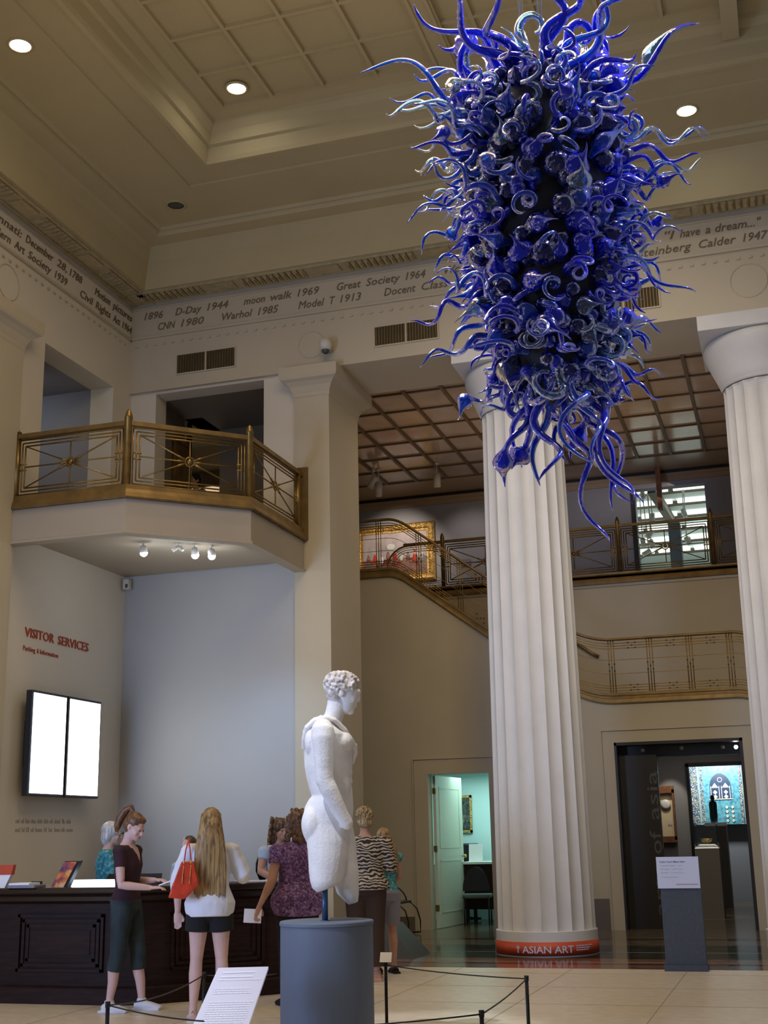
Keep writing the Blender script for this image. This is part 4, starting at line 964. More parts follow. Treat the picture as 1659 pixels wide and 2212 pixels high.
for (px, py, lit) in ((1590, 1614, 1), (1562, 1614, 0), (1389, 1621, 0), (1473, 1616, 0)):
    p = AY(px, py, YB+.39); t = thing('portal_light', {1590: 'bright small light at the right end of the portal head', 1562: 'dim small fitting beside the bright portal light', 1389: 'small fitting at the left of the portal head', 1473: 'small fitting at the middle of the portal head'}[px], 'light', (p.x, p.y, p.z))
    m = MB(); m.tube([(0, 0, 0), (0, -.05, 0)], .035, 12, ref=(0, 0, 1)); m.build('housing', CREAM, t); 
    if lit: m = MB(); m.tube([(0, -.05, 0), (0, -.056, 0)], .032, 12, ref=(0, 0, 1)); m.build('lens', LAMP, t)
# upper side room behind the balcony
t = thing('slatted_screen', 'brass slatted screen in the room behind the balcony', 'screen', (-9.25, 17.95, 5.95)); m = MB()
for i in range(6): m.box((0, .0+i*.08, 0), (.05, .045+i*.08, 2.05))
m.build('slats', BRASSD, t); m = MB(); m.box((-.02, 0, 2.05), (.07, .5, 2.12)); m.build('head_rail', BRASSD, t)
p = AY(408, 1000, 18.55); m = MB(); m.lathe([(.045, 5.96), (.045, 8.5)], (p.x, 18.55, 0), 20); o = m.build('brass_column', BRASS); tag(o, 'slim brass column beside the slatted screen behind the balcony', 'column')
t = thing('glass_display_case', 'clear glass display case in the room behind the balcony', 'display case', (-10.3, 21.0, 5.95)); m = MB(); m.box((-.5, -.3, 0), (.5, .3, .9)); m.build('base', GREYD, t); m = MB(); m.box((-.5, -.3, .9), (.5, .3, 1.75)); m.build('glass_box', GLASSC, t)
p = AY(553, 930, 19.5); t = thing('upper_room_lamp', 'pair of bright lamps in the room behind the balcony', 'light', (p.x, 19.5, p.z))
for dx in (-.035, .06): m = MB(); m.ell((dx, 0, -.02*(dx > 0)), (.035, .035, .045)); m.build('bulb', LAMP, t)
m = MB(); m.tube([(0.02, 0, .03), (.02, 0, 8.54-p.z)], .012, 8); m.build('stem', CREAM, t)
# ================================================================ STATUE
def rotX(a): return Matrix.Rotation(a, 3, 'X')
def rotZ(a): return Matrix.Rotation(a, 3, 'Z')
PX, PY = -3.61, 9.80
SB = radians(20.2)
t = thing('round_pedestal', 'blue-grey cylindrical pedestal carrying the marble statue', 'pedestal', (PX, PY, 0))
m = MB(); m.lathe([(.365, 0), (.365, .895), (.358, .90)], n=96, smooth=False); m.build('drum', GREYB, t)
m = MB(); m.lathe([(.358, .895), (.372, .90), (.372, .922), (.366, .93)], n=96, smooth=False); m.build('top_disc', GREYB, t)
U_ = .001325
def su(cx, cy, w=0):   # statue profile sheet units: forward u, sideways w (towards the viewer negative), up z
    return V(((cx-560)*U_, w, (1567-cy)*U_))
ST = thing('marble_statue', 'white marble male torso statue in profile, arms and legs broken off', 'statue', (PX, PY, .93), SB)
b = MB()
def sect(rows, n=24):
    """rows: (cy, back cx, front cx, half width, w centre)"""
    pts = []; rad = []
    for cy, bk, fr, hw, wc in rows:
        pts.append(su((bk+fr)/2, cy, wc)); rad.append((hw, (fr-bk)/2*U_))
    b.tube(pts, rad, n, ref=(1, 0, 0))
# trunk
sect([(385, 560, 660, .07, 0), (410, 500, 680, .16, 0), (440, 455, 690, .235, 0), (480, 437, 708, .255, 0), (540, 428, 722, .25, 0), (600, 428, 728, .235, 0), (660, 432, 726, .22, 0),
      (730, 445, 724, .20, 0), (790, 462, 722, .185, 0), (840, 476, 726, .18, 0), (890, 455, 733, .19, 0), (940, 428, 728, .20, 0), (1000, 415, 722, .205, 0), (1060, 420, 712, .20, 0), (1110, 450, 700, .17, 0), (1140, 480, 690, .12, 0)], 32)
# buttocks
for wc in (-.095, .095): b.ell(su(490, 1010, wc), (.105, .10, .155), 16, 12); b.ell(su(475, 1040, wc), (.075, .085, .10), 16, 12)
# chest plates, abdomen, shoulder blade
for wc in (-.10, .10): b.ell(su(672, 530, wc), (.085, .11, .09), 14, 10); b.ell(su(470, 520, wc*1.1), (.05, .08, .12), 12, 8); b.ell(su(678, 800, wc*1.1), (.045, .05, .10), 12, 8)
for i, cy in enumerate((650, 705, 760)):
    for wc in (-.045, .045): b.ell(su(705, cy, wc), (.03, .045, .036), 10, 8)
# near (right) leg, cut at mid-thigh
def limb(rows, n=20):
    b.tube([su(*r[0]) for r in rows], [r[1] for r in rows], n, ref=(1, 0, 0))
limb([((570, 1020, -.10), (.105, .17)), ((575, 1110, -.10), (.118, .175)), ((570, 1200, -.10), (.12, .158)), ((562, 1290, -.10), (.118, .142)), ((556, 1345, -.10), (.11, .125)), ((556, 1368, -.10), (.10, .108)), ((562, 1386, -.10), (.075, .08))])
limb([((640, 1020, .10), (.10, .11)), ((650, 1120, .10), (.11, .125)), ((664, 1220, .10), (.105, .115)), ((678, 1320, .10), (.10, .108)), ((690, 1400, .10), (.088, .092)), ((712, 1440, .10), (.07, .065)), ((722, 1478, .10), (.035, .04))])
# near arm: upper arm, elbow, forearm, broken at the wrist
b.ell(su(545, 455, -.235), (.088, .095, .088), 18, 14)
limb([((545, 430, -.235), (.06, .065)), ((545, 455, -.255), (.086, .092)), ((545, 510, -.27), (.088, .092)), ((548, 570, -.272), (.078, .082)), ((551, 640, -.268), (.074, .080)), ((552, 700, -.262), (.068, .075)), ((556, 760, -.26), (.066, .073)), ((580, 810, -.258), (.066, .072)), ((615, 880, -.245), (.06, .064)), ((655, 955, -.225), (.052, .054)), ((690, 1015, -.205), (.048, .05)), ((700, 1038, -.195), (.03, .032))])
# far shoulder stump with cloak
limb([((545, 412, .22), (.07, .075)), ((545, 460, .25), (.08, .09)), ((550, 560, .25), (.065, .07)), ((552, 620, .25), (.03, .03))])
# neck
b.tube([su(585, 440), su(600, 400), su(618, 350), su(632, 300), su(640, 260)], [(.10, .105), (.078, .085), (.070, .078), (.070, .08), (.07, .085)], 20, ref=(1, 0, 0))
# head: skull and face, bowed forward
hc = su(675, 205)
R = Matrix.Rotation(radians(14), 3, 'Y')
def hp(u, w, z): return hc + R @ V((u, w, z))
def he(u, w, z, r, n=16): b.ell(hp(u, w, z), r, n, 12, R)
he(-.01, 0, .035, (.135, .105, .105)); he(.05, 0, -.03, (.085, .085, .13)); he(.055, 0, -.105, (.072, .066, .075)); he(.095, 0, -.145, (.036, .034, .034))
b.tube([hp(.124, 0, .02), hp(.140, 0, -.04), hp(.132, 0, -.06)], [.013, .018, .013], 10)         # nose
he(.125, 0, .025, (.022, .065, .014)); he(.118, 0, -.10, (.022, .028, .012)); he(.118, 0, -.086, (.022, .03, .009))
for s in (-1, 1): he(.085, s*.055, -.05, (.035, .022, .04)); he(-.01, s*.094, -.03, (.03, .014, .04))
BODY = remesh(b, 'torso', MARBLE, .0065, 16, ST)
# mouth, eye and chest carvings kept soft; curled hair cap
b = MB(); rr = random.Random(11)
he(-.016, 0, .045, (.142, .113, .112)); he(-.06, 0, -.02, (.085, .10, .10))
for i in range(260):
    a = rr.uniform(0, 2*pi); z = rr.uniform(-.75, 1); q = sqrt(max(0, 1-z*z))
    u, w, zz = q*cos(a), q*sin(a), z
    if u > .62 and z < .50: continue
    if u > .16 and z < -.22: continue
    c = (-.018+.148*u, .116*w, .04+.118*zz)
    he(*c, (.017, .017, .014), 8)
remesh(b, 'hair', MARBLEH, .0055, 2, ST)
# cloak band over the shoulders and across the chest
b = MB()
b.tube([su(430, 560, -.06), su(432, 500, -.10), su(450, 435, -.14), su(500, 392, -.155), su(565, 378, -.15), su(620, 392, -.14), su(680, 450, -.10), su(722, 520, -.03), su(738, 575, .05), su(728, 640, .12)], [(.02, .02), (.022, .026), (.024, .028), (.024, .03), (.022, .03), (.02, .03), (.02, .032), (.028, .04), (.03, .045), (.012, .03)], 10)
b.tube([su(432, 540, .02), su(440, 450, .02), su(485, 395, .02), su(545, 362, .02)], [(.08, .02), (.13, .026), (.14, .028), (.09, .02)], 14, ref=(1, 0, 0))
for i in range(6): b.tube([su(640+i*10, 420+i*8, -.14+.03*i), su(700+i*6, 500+i*8, -.06+.03*i), su(745-i*2, 560+i*8, .02+.02*i)], [.009, .013, .006], 8)
b.ell(su(742, 545, .03), (.025, .05, .03)); b.ell(su(742, 585, .05), (.025, .05, .03))
remesh(b, 'cloak', MARBLE, .006, 3, ST)
m = MB(); m.tube([(-.012, -.05, 0), (-.012, -.05, .25)], .024, 20); m.tube([(-.012, -.05, 0), (-.012, -.05, .004)], .04, 20)
o = m.build('support_rod', mat('blue_steel_rod', (.06, .12, .22), .35, .5), ST)

# slanted label panel
t = thing('label_lectern', 'slanted white text panel on a thin stand at the bottom edge', 'sign', (-4.02, 8.75, 0), radians(20))
P_ = [AZ(450, 2215, .27), AZ(563, 2215, .27)]
m = MB()
def lf(u, v, d): return (-.20+u*.36+.0*v, -.16+v*.34-d*.2, .27+v*.37+d)
hgt = 1.0
m.hexa([(-.24, -.20, .20), (.16, -.20, .20), (.16, -.19, .18), (-.24, -.19, .18), (-.045, .14, .66), (.32, .14, .66), (.32, .15, .64), (-.045, .15, .64)]); pnl = m.build('panel', mat('label_white', (.80, .77, .90), .5), t)
m = MB(); rr = random.Random(2); e1 = V((.40, 0, 0)); o0 = V((-.24, -.20, .20)); e2 = V((.19, .34, .46))
row = .93
def lp(u, v, d): q = o0+V((.385, 0, 0))*u+e2*v; return (q.x, q.y-d*.8, q.z+d*.6)
mh = MB()
for k, v in enumerate([.92, .86, .82, .70, .67, .64, .52, .49, .46, .43, .40, .37, .34, .31, .28, .25, .22]):
    u = .12; end = .8 if k in (0, 3, 4, 5) else .9
    if k > 1:
        while u < end:
            l_ = rr.uniform(.03, .08); m.add([lp(u, v, .003), lp(u+l_, v, .003), lp(u+l_, v+.014, .003), lp(u, v+.014, .003)], [(0, 1, 2, 3)]); u += l_+.015
    else: mh.add([lp(.14, v, .003), lp(.75, v, .003), lp(.75, v+.02, .003), lp(.14, v+.02, .003)], [(0, 1, 2, 3)])
m.build('printed_text', mat('pale_print', (.95, .93, .98), .5), pnl); mh.build('printed_heading', bpy.data.materials['pale_print'], pnl)
m = MB(); m.tube([(.02, .02, 0), (.02, .02, .40)], .015, 8); m.box((-.12, -.08, 0), (.16, .14, .015)); m.build('stand', BLACK, t)

# ---------------------------------------------------------------- stanchions and cords
def stan(px, ptop, hz, lb, label=False):
    """thin dark barrier post whose head is seen at (px, ptop)"""
    p = AZ(px, ptop, hz); t = thing('barrier_post', lb, 'post', (p.x, p.y, 0), 0, 'thin dark barrier posts round the statue')
    m = MB(); m.tube([(0, 0, 0), (0, 0, hz)], .0135, 12); m.build('pole', BLACK, t)
    m = MB(); m.tube([(0, 0, hz-.035), (0, 0, hz+.002)], .017, 12); m.build('cap', BLACK, t)
    m = MB(); m.lathe([(.06, 0), (.06, .012), (.02, .02)], n=24); m.build('foot', BLACK, t)
    return V((p.x, p.y, hz-.02))
HS = .55
p1 = stan(833, 2079, HS, 'barrier post right behind the round pedestal with a small card on top')
p2 = stan(1137, 2108, HS, 'rightmost barrier post in front of the banner column')
p3 = stan(1040, 2183, HS, 'short-looking barrier post at the bottom edge right of the pedestal')
p4 = stan(233, 2164, HS, 'barrier post at the bottom left before the person in maroon')
p5 = stan(441, 2100, HS, 'barrier post between the long-haired visitor and the slanted panel')
def cord(a, b, lb, sag=.015):
    m = MB(); m.tube([a.lerp(b, i/12)-V((0, 0, sag*4*(i/12)*(1-i/12))) for i in range(13)], .005, 6); o = m.build('rope', BLACK); tag(o, lb, 'cord', 'barrier cords round the statue')
cord(p1, p2, 'barrier cord from the card-topped post to the rightmost post'); cord(p2, p3, 'short slanting barrier cord between the two right posts')
cord(p3, AZ(560, 2225, HS), 'barrier cord running low from the near right post past the pedestal'); cord(p4, AZ(440, 2206, HS-.02), 'barrier cord along the floor at the feet of the two young visitors'); cord(p4, p5, 'barrier cord crossing behind the ankles of the two young visitors', .05)
cord(p5, AZ(600, 2104, HS), 'barrier cord behind the slanted white panel')
m = MB(); m.hexa([(-.05, -.04, .0), (.05, -.04, 0), (.05, -.035, 0), (-.05, -.035, 0), (-.07, .05, .07), (.03, .05, .07), (.03, .055, .07), (-.07, .055, .07)]); o = m.build('small_card', PAPER); o.location = p1+V((.01, 0, .025)); tag(o, 'small white card on top of the post behind the pedestal', 'card')

# ================================================================ PEOPLE
class Fig:
    """standing figure, facing +Y, 1.70 tall before scaling; arms: side -> (elbow, wrist, hand direction)"""
    def __init__(s, name_label, loc, rz, k, skin, arms, feet=((-.10, 0), (.10, 0)), pitch=0, yaw=0, lean=0, knees=None, vox=.0085, seat=False, stout=1.0, category='person'):
        s.t = thing('person', name_label, category, loc, rz); s.t.scale = (k, k, k); s.pitch, s.yaw, s.st = pitch, yaw, stout
        s.arms = arms; s.feet = feet; b = MB(); st = stout; s.vox = vox
        s.trunk = [(.80, 0, .10*st, .08*st), (.86, -.005, .152*st, .10*st), (.93, -.01, .168*st, .115*st), (1.0, 0, .145*st, .10*st), (1.06, 0, .125*st, .088*st), (1.14, .0, .135*st, .098*st), (1.24, .005, .15*st, .112*st), (1.32, 0, .155*st, .10*st), (1.375, -.005, .15*st, .078*st), (1.405, -.01, .11*st, .06*st)]
        b.tube([(0, y, z) for z, y, _, _ in s.trunk]+[(0, -.008, 1.425), (0, .002, 1.46), (0, .012, 1.52)], [(a, c) for _, _, a, c in s.trunk]+[(.062, .056), (.05, .05), (.048, .05)], 20, ref=(0, 1, 0))
        for side in (-1, 1):
            el, wr, hd = [V(q) for q in arms[side]]; sh = V((side*.17*st, -.005, 1.36)); s_ = s
            b.ell(sh, (.055, .055, .052)); md = sh.lerp(el, .5)
            b.tube([sh, sh.lerp(el, .3), md, sh.lerp(el, .85), el, el.lerp(wr, .25), el.lerp(wr, .6), wr], [.05*st, .047*st, .043*st, .037*st, .037*st, .038*st, .032, .024], 12)
            s.hand(b, wr, hd, el, side)
            fx, fy = feet[0] if side < 0 else feet[1]; hip = V((side*.085, 0, .88)); an = V((fx, fy, .09)); kn = hip.lerp(an, .52)+V((0, .02, 0))
            if knees: kn = V(knees[0 if side < 0 else 1])
            b.tube([hip+V((0, 0, .03)), hip.lerp(kn, .3), hip.lerp(kn, .75), kn, kn.lerp(an, .28)+V((0, -.015, 0)), kn.lerp(an, .6), kn.lerp(an, .92), an+V((0, 0, -.04))], [.085*st, .086*st, .062*st, .052*st, .055*st, .044, .033, .036], 14)
            b.tube([an+V((0, -.045, -.055)), an+V((0, .0, -.05)), an+V((side*.01, .07, -.06)), an+V((side*.02, .13, -.07)), an+V((side*.02, .17, -.075))], [(.03, .03), (.036, .036), (.042, .028), (.044, .018), (.03, .012)], 12, ref=(0, 0, 1))
        s.pv = V((0, .012, 1.50)); s.HR = rotZ(yaw) @ rotX(-pitch)
        e = lambda c, r, n=14: b.ell(s.h(c), r, n, 10, s.HR)
        e((0, -.005, .115), (.074, .092, .088)); e((0, .028, .06), (.062, .066, .085)); e((0, .05, .015), (.045, .045, .036)); e((0, .078, .0), (.022, .02, .018))
        b.tube([s.h((0, .088, .09)), s.h((0, .112, .055)), s.h((0, .102, .044))], [.008, .014, .010], 8)
        for sd in (-1, 1): e((sd*.074, -.005, .075), (.010, .018, .03), 8); e((sd*.035, .065, .05), (.026, .022, .026), 8)
        e((0, .083, .10), (.05, .014, .012), 10); e((0, .088, .022), (.024, .014, .010), 8)
        s.body = remesh(b, 'body', skin, vox, 3, s.t)
        m = MB(); [m.ell(s.h((sd*.030, .0895, .083)), (.011, .006, .0055), 8, 6, s.HR) for sd in (-1, 1)]; m.build('eyes', EYEM, s.t)
        m = MB(); m.ell(s.h((0, .0985, .022)), (.022, .007, .007), 8, 6, s.HR); m.build('lips', LIP, s.t)
    def h(s, c): return s.pv + s.HR @ V(c)
    def hand(s, b, wr, hd, el, side):
        d = V(hd).normalized(); up = V((0, 0, 1)) if abs(d.z) < .8 else V((0, 1, 0)); sd = d.cross(up).normalized(); nn = sd.cross(d)
        b.tube([wr-d*.015, wr+d*.03, wr+d*.085], [(.022, .018), (.035, .016), (.036, .013)], 10, ref=tuple(nn))
        for i in range(4):
            o_ = sd*(-.027+.018*i); L = (.062, .072, .068, .052)[i]; b0 = wr+d*.08+o_
            b.tube([b0, b0+d*L*.5-nn*.008, b0+d*L*.85-nn*.028], [.0085, .008, .006], 6)
        b0 = wr+d*.03+sd*(.03*(-side)); b.tube([b0, b0+d*.03+sd*(-side)*.02, b0+d*.06+sd*(-side)*.018-nn*.012], [.012, .010, .007], 6)
    def top(s, name, m_, z0, z1, g=.014, sleeve=.55, flare=0, sl_g=.016, cut=None, smooth=3, vox=.009, puff=0, hem_drop=0):
        b = MB(); rows = [r for r in s.trunk if z0+.02 < r[0] < z1]
        zs = [z0]+[r[0] for r in rows]+[z1]
        def at(z):
            for r, q in zip(s.trunk, s.trunk[1:]):
                if r[0] <= z <= q[0]: f = (z-r[0])/(q[0]-r[0]); return [r[i]*(1-f)+q[i]*f for i in range(4)]
            return s.trunk[0] if z < s.trunk[0][0] else s.trunk[-1]
        pts, rad = [], []
        for z in zs:
            r = at(z); fl = flare*max(0, (1.12-z))/.3; w_ = max(r[2], .135*s.st*(z > .98)) ; pts.append((0, r[1], z)); rad.append((r[2]+g+fl, r[3]+g+fl))
        if hem_drop: pts[0] = (0, -.01, z0-hem_drop)
        b.tube(pts, rad, 24, ref=(0, 1, 0))
        for side in (-1, 1):
            el, wr, _ = [V(q) for q in s.arms[side]]; sh = V((side*.165*s.st, -.005, 1.36)); b.ell(sh, (.06+g, .056+g, .056))
            n = 8; L1 = (el-sh).length; L2 = (wr-el).length; tot = (L1+L2)*sleeve; P = []; Rr = []
            for i in range(n+1):
                q = tot*i/n; P.append(sh+(el-sh)*(q/L1) if q < L1 else el+(wr-el)*((q-L1)/L2)); base = .052-.014*(i/n); Rr.append(base*s.st+sl_g+puff*sin(pi*min(1, i/n*1.15))*(.6+.4*(i % 2)))
            b.tube(P, Rr, 14)
        o = remesh(b, name, m_, vox, smooth, s.t)
        if cut: cutf(o, cut)
        return o
    def legs(s, name, m_, z1=.98, zend=.35, g=.014, flare=.0, smooth=3, knees=None):
        b = MB(); b.tube([(0, -.005, .84), (0, -.01, .93), (0, 0, z1)], [(.155*s.st+g, .105*s.st+g), (.17*s.st+g, .118*s.st+g), (.14*s.st+g, .10*s.st+g)], 22, ref=(0, 1, 0))
        b.ell((0, -.005, .83), (.11*s.st, .10*s.st, .075))
        for side in (-1, 1):
            fx, fy = s.feet[0] if side < 0 else s.feet[1]; hip = V((side*.085, 0, .88)); an = V((fx, fy, .09)); kn = hip.lerp(an, .52)+V((0, .02, 0)); P = []; Rr = []
            for i in range(9):
                z = .90-(.90-zend)*i/8
                if z > kn.z: f = (hip.z-z)/(hip.z-kn.z); q = hip.lerp(kn, f); r = .092-.034*max(0, f)
                else: f = (kn.z-z)/(kn.z-an.z); q = kn.lerp(an, f)+V((0, -.01, 0)); r = .058-.012*f
                P.append(q); Rr.append(r*s.st+g+flare*i/8)
            b.tube(P, Rr, 16)
        return remesh(b, name, m_, .009, smooth, s.t)
    def shoes(s, name, m_, g=.010, low=False):
        for side in (-1, 1):
            fx, fy = s.feet[0] if side < 0 else s.feet[1]; an = V((fx, fy, .09)); b = MB()
            b.tube([an+V((0, -.06, -.055)), an+V((0, -.01, -.045)), an+V((side*.01, .07, -.052)), an+V((side*.02, .13, -.062)), an+V((side*.02, .185, -.07))], [(.034+g, .032), (.038+g, .04), (.044+g, .034), (.044+g, .025), (.03+g, .016)], 14, ref=(0, 0, 1))
            b.box(an+V((-.045+side*.012, -.085, -.09)), an+V((.045+side*.012, .175, -.07)))
            if not low: b.tube([an+V((0, 0, -.03)), an+V((0, 0, .01))], [.045, .042], 12)
            remesh(b, name, m_, .007, 2, s.t)
def cutf(o, pred):
    import bmesh
    bm = bmesh.new(); bm.from_mesh(o.data); bmesh.ops.delete(bm, geom=[f for f in bm.faces if pred(f.calc_center_median())], context='FACES'); bm.to_mesh(o.data); bm.free()
K = 1.088
HANG = lambda s: ((s*.23, -.01, 1.10), (s*.25, .05, .86), (0, .12, -1))

# 1 young person in maroon reading leaflets
f = Fig('person in maroon V-neck shirt and dark capri jeans reading a leaflet', (-6.28, 11.43, 0), radians(-86), K, SKINP,
        {-1: ((-.20, -.02, 1.09), (-.07, .235, 1.10), (.25, 1, .02)), 1: ((.20, .03, 1.07), (.10, .27, 1.04), (-.15, 1, .02))}, feet=((-.11, .12), (.08, -.10)), pitch=.50, yaw=-.12, vox=.007)
f.top('shirt', MAROON, .93, 1.41, g=.010, sleeve=.26, sl_g=.010, cut=lambda c: (c.y > .0 and abs(c.x) < (c.z-1.245)*.52) or c.z > 1.412 or (abs(c.x) < .085 and c.z > 1.385), vox=.007)
f.legs('capri_jeans', DENIM, .97, .34, .012, smooth=3); f.shoes('shoe', SHOEW, .008)
b = MB(); e = lambda c, r: b.ell(f.h(c), r, 14, 10, f.HR)
e((0, -.014, .128), (.082, .095, .083)); e((0, -.045, .09), (.076, .062, .075)); e((0, .03, .165), (.06, .055, .035))
b.tube([f.h((0, -.07, .19)), f.h((0, -.11, .215)), f.h((0, -.15, .17)), f.h((0, -.165, .09)), f.h((0, -.155, .0)), f.h((0, -.14, -.045))], [.02, .03, .038, .04, .034, .012], 12)
o = remesh(b, 'hair', HAIRA, .006, 2, f.t); cutf(o, lambda c: False)
m = MB(); m.hexa([(-.06, -.09, 0), (.06, -.09, 0), (.06, .09, 0), (-.06, .09, 0), (-.06, -.09, .012), (.06, -.09, .012), (.06, .09, .012), (-.06, .09, .012)])
o = m.build('leaflet', PAPER); ang = radians(-86); q = V((.02, .415, 1.085))*K; o.location = (-6.28+cos(ang)*q.x-sin(ang)*q.y, 11.43+sin(ang)*q.x+cos(ang)*q.y, q.z); o.rotation_euler = (radians(18), radians(6), ang); tag(o, 'white folded leaflet held by the person in maroon', 'leaflet')

# 2 long-haired visitor in white, seen from behind
f = Fig('person with very long blond hair in white blouse and black shorts', (-5.19, 11.0, 0), radians(24), K, SKINP,
        {-1: ((-.27, -.03, 1.10), (-.27, .05, .86), (.05, .15, -1)), 1: ((.285, .0, 1.13), (.20, .24, 1.19), (-.3, 1, .1))}, feet=((-.125, -.02), (.12, .02)), vox=.0075)
f.top('blouse', WHITEC, .83, 1.415, g=.028, sleeve=.72, sl_g=.022, flare=.03, puff=.013, hem_drop=.02, smooth=3, vox=.009)
f.legs('shorts', BLACKC, .96, .70, .022, flare=.012)
b = MB(); e = lambda c, r: b.ell(f.h(c), r, 16, 12, f.HR)
e((0, -.014, .122), (.086, .098, .092)); e((0, -.04, .07), (.084, .07, .09))
b.tube([(0, -.03, 1.66), (0, -.07, 1.56), (0, -.10, 1.46), (0, -.125, 1.34), (0, -.13, 1.2), (0, -.125, 1.08), (0, -.12, 1.02), (0, -.115, 1.0)], [(.085, .05), (.098, .055), (.115, .05), (.132, .04), (.14, .034), (.138, .03), (.13, .022), (.12, .012)], 26, ref=(0, 1, 0))
for i in range(15):
    x = -.125+i*.018; b.tube([(x*.55, -.06, 1.62), (x*.85, -.135, 1.4), (x*1.0, -.155, 1.2), (x*1.03, -.142, 1.0-.02*(i % 3))], [.008, .012, .012, .006], 6)
remesh(b, 'hair', HAIRB, .0065, 1, f.t)
for sd in (-1, 1):
    fx, fy = f.feet[0] if sd < 0 else f.feet[1]; m = MB(); m.box((fx-.045, fy-.07, 0), (fx+.05, fy+.17, .014)); m.tube([(fx-.04, fy+.02, .02), (fx, fy+.05, .075), (fx+.045, fy+.02, .02)], .007, 6); m.tube([(fx-.04, fy-.02, .03), (fx, fy-.05, .1), (fx+.04, fy-.02, .03)], .006, 6); m.build('sandal', WHITEP, f.t)
# red handbag
bx = thing('handbag', 'red leather shoulder bag with gold studs on the blond visitor', 'bag', (-5.19, 11.0, 0), radians(24)); bx.scale = (K, K, K)
m = MB(); m.hexa([(-.30, -.25, 1.0), (-.14, -.25, .99), (-.14, -.12, .99), (-.30, -.12, 1.0), (-.225, -.20, 1.245), (-.11, -.20, 1.245), (-.11, -.14, 1.245), (-.225, -.14, 1.245)])
b = MB(); b.hexa([(-.335, -.26, .985), (-.20, -.26, .97), (-.20, -.14, .97), (-.335, -.14, .985), (-.30, -.25, 1.10), (-.085, -.25, 1.08), (-.085, -.14, 1.08), (-.30, -.14, 1.10)]); b.hexa([(-.30, -.25, 1.09), (-.085, -.25, 1.07), (-.085, -.14, 1.07), (-.30, -.14, 1.09), (-.235, -.215, 1.27), (-.135, -.215, 1.27), (-.135, -.165, 1.27), (-.235, -.165, 1.27)])
remesh(b, 'bag_body', REDB, .007, 3, bx)
for x in (-.215, -.155):
    m = MB(); m.tube([(x, -.20, 1.25), (x+.012*(1 if x < -.18 else -1), -.16, 1.36), (-.185, -.05, 1.445), (-.185, .04, 1.40), (x, .06, 1.28), (x, -.15, 1.25)], .006, 8); m.build('strap', REDB, bx)
    m = MB(); m.ell((x, -.214, 1.265), (.010, .006, .016), 8, 6); m.tube([(x, -.222, 1.24), (x-.01, -.262, 1.09)], .004, 6); m.build('gold_stud', GOLD, bx)

# 3 white-haired attendant behind the desk
p = AY(236, 1800, 13.25)
f = Fig('white-haired person in teal top behind the desk', (p.x, 13.25, 0), radians(-60), K*.965, SKINP, {-1: ((-.22, .05, 1.10), (-.1, .22, 1.1), (.2, 1, 0)), 1: ((.22, .05, 1.10), (.1, .22, 1.1), (-.2, 1, 0))}, pitch=.2, stout=1.12)
f.top('blouse', TEAL, .84, 1.42, g=.02, sleeve=.6, sl_g=.015); f.legs('trousers', BLACKC, .97, .12); f.shoes('shoe', BLACKC)
b = MB(); e = lambda c, r: b.ell(f.h(c), r, 14, 10, f.HR); e((0, -.02, .12), (.098, .108, .098)); e((0, -.045, .05), (.09, .07, .10)); remesh(b, 'hair', HAIRW, .007, 3, f.t)
# 4 seated attendant mostly hidden behind the long-haired visitor
p = AY(409, 1812, 13.3)
f = Fig('seated person behind the desk, only brown hair showing past the blond visitor', (p.x, 13.3, 0), radians(170), K*.87, SKINP, {-1: ((-.22, .05, 1.10), (-.1, .22, 1.1), (.2, 1, 0)), 1: ((.22, .05, 1.10), (.1, .22, 1.1), (-.2, 1, 0))}, vox=.011)
f.top('shirt', BLUEW, .84, 1.42, g=.02, sleeve=.6, sl_g=.015); f.legs('trousers', BLACKC, .97, .12)
b = MB(); e = lambda c, r: b.ell(f.h(c), r, 14, 10, f.HR); e((0, -.02, .125), (.088, .098, .092)); e((0, -.045, .06), (.08, .065, .09)); remesh(b, 'hair', HAIRBR, .008, 2, f.t)
# 5 visitor in purple
p = AY(643, 1800, 12.1)
f = Fig('person in purple patterned blouse holding a white card at the desk', (p.x, 12.1, 0), radians(42), K*.99, SKINT, {-1: ((-.27, -.05, 1.08), (-.36, .02, .87), (-.22, .1, -1)), 1: ((.25, .08, 1.1), (.15, .28, 1.12), (-.2, 1, .1))}, pitch=.12, yaw=-.3, stout=1.16)
f.top('blouse', PURPLE, .78, 1.42, g=.022, sleeve=.26, sl_g=.026, flare=.07, smooth=2); f.legs('trousers', BLACKC, .95, .12, .02); f.shoes('shoe', BLACKC)
b = MB(); rr = random.Random(21); e = lambda c, r: b.ell(f.h(c), r, 12, 9, f.HR); e((0, -.015, .12), (.10, .11, .10)); e((0, -.04, .04), (.098, .075, .10))
for i in range(60): a = rr.uniform(0, 2*pi); z = rr.uniform(-.09, .2); q = .10*sqrt(max(.1, 1-((z-.1)/.12)**2)) if z > .1 else .10; yy = -abs(sin(a))*q-.01; e((cos(a)*q, yy, z), (.022, .022, .03))
remesh(b, 'hair', HAIRBR, .008, 1, f.t)
m = MB(); q = V((-.385, .03, .775))*K; a = radians(42); m.box((-.085, -.004, -.065), (.085, .004, .065)); o = m.build('white_card', PAPER); o.location = (p.x+cos(a)*q.x-sin(a)*q.y-.03, 12.1+sin(a)*q.x+cos(a)*q.y-.02, q.z); o.rotation_euler = (0, radians(4), radians(25)); tag(o, 'white card held low by the person in purple', 'card')
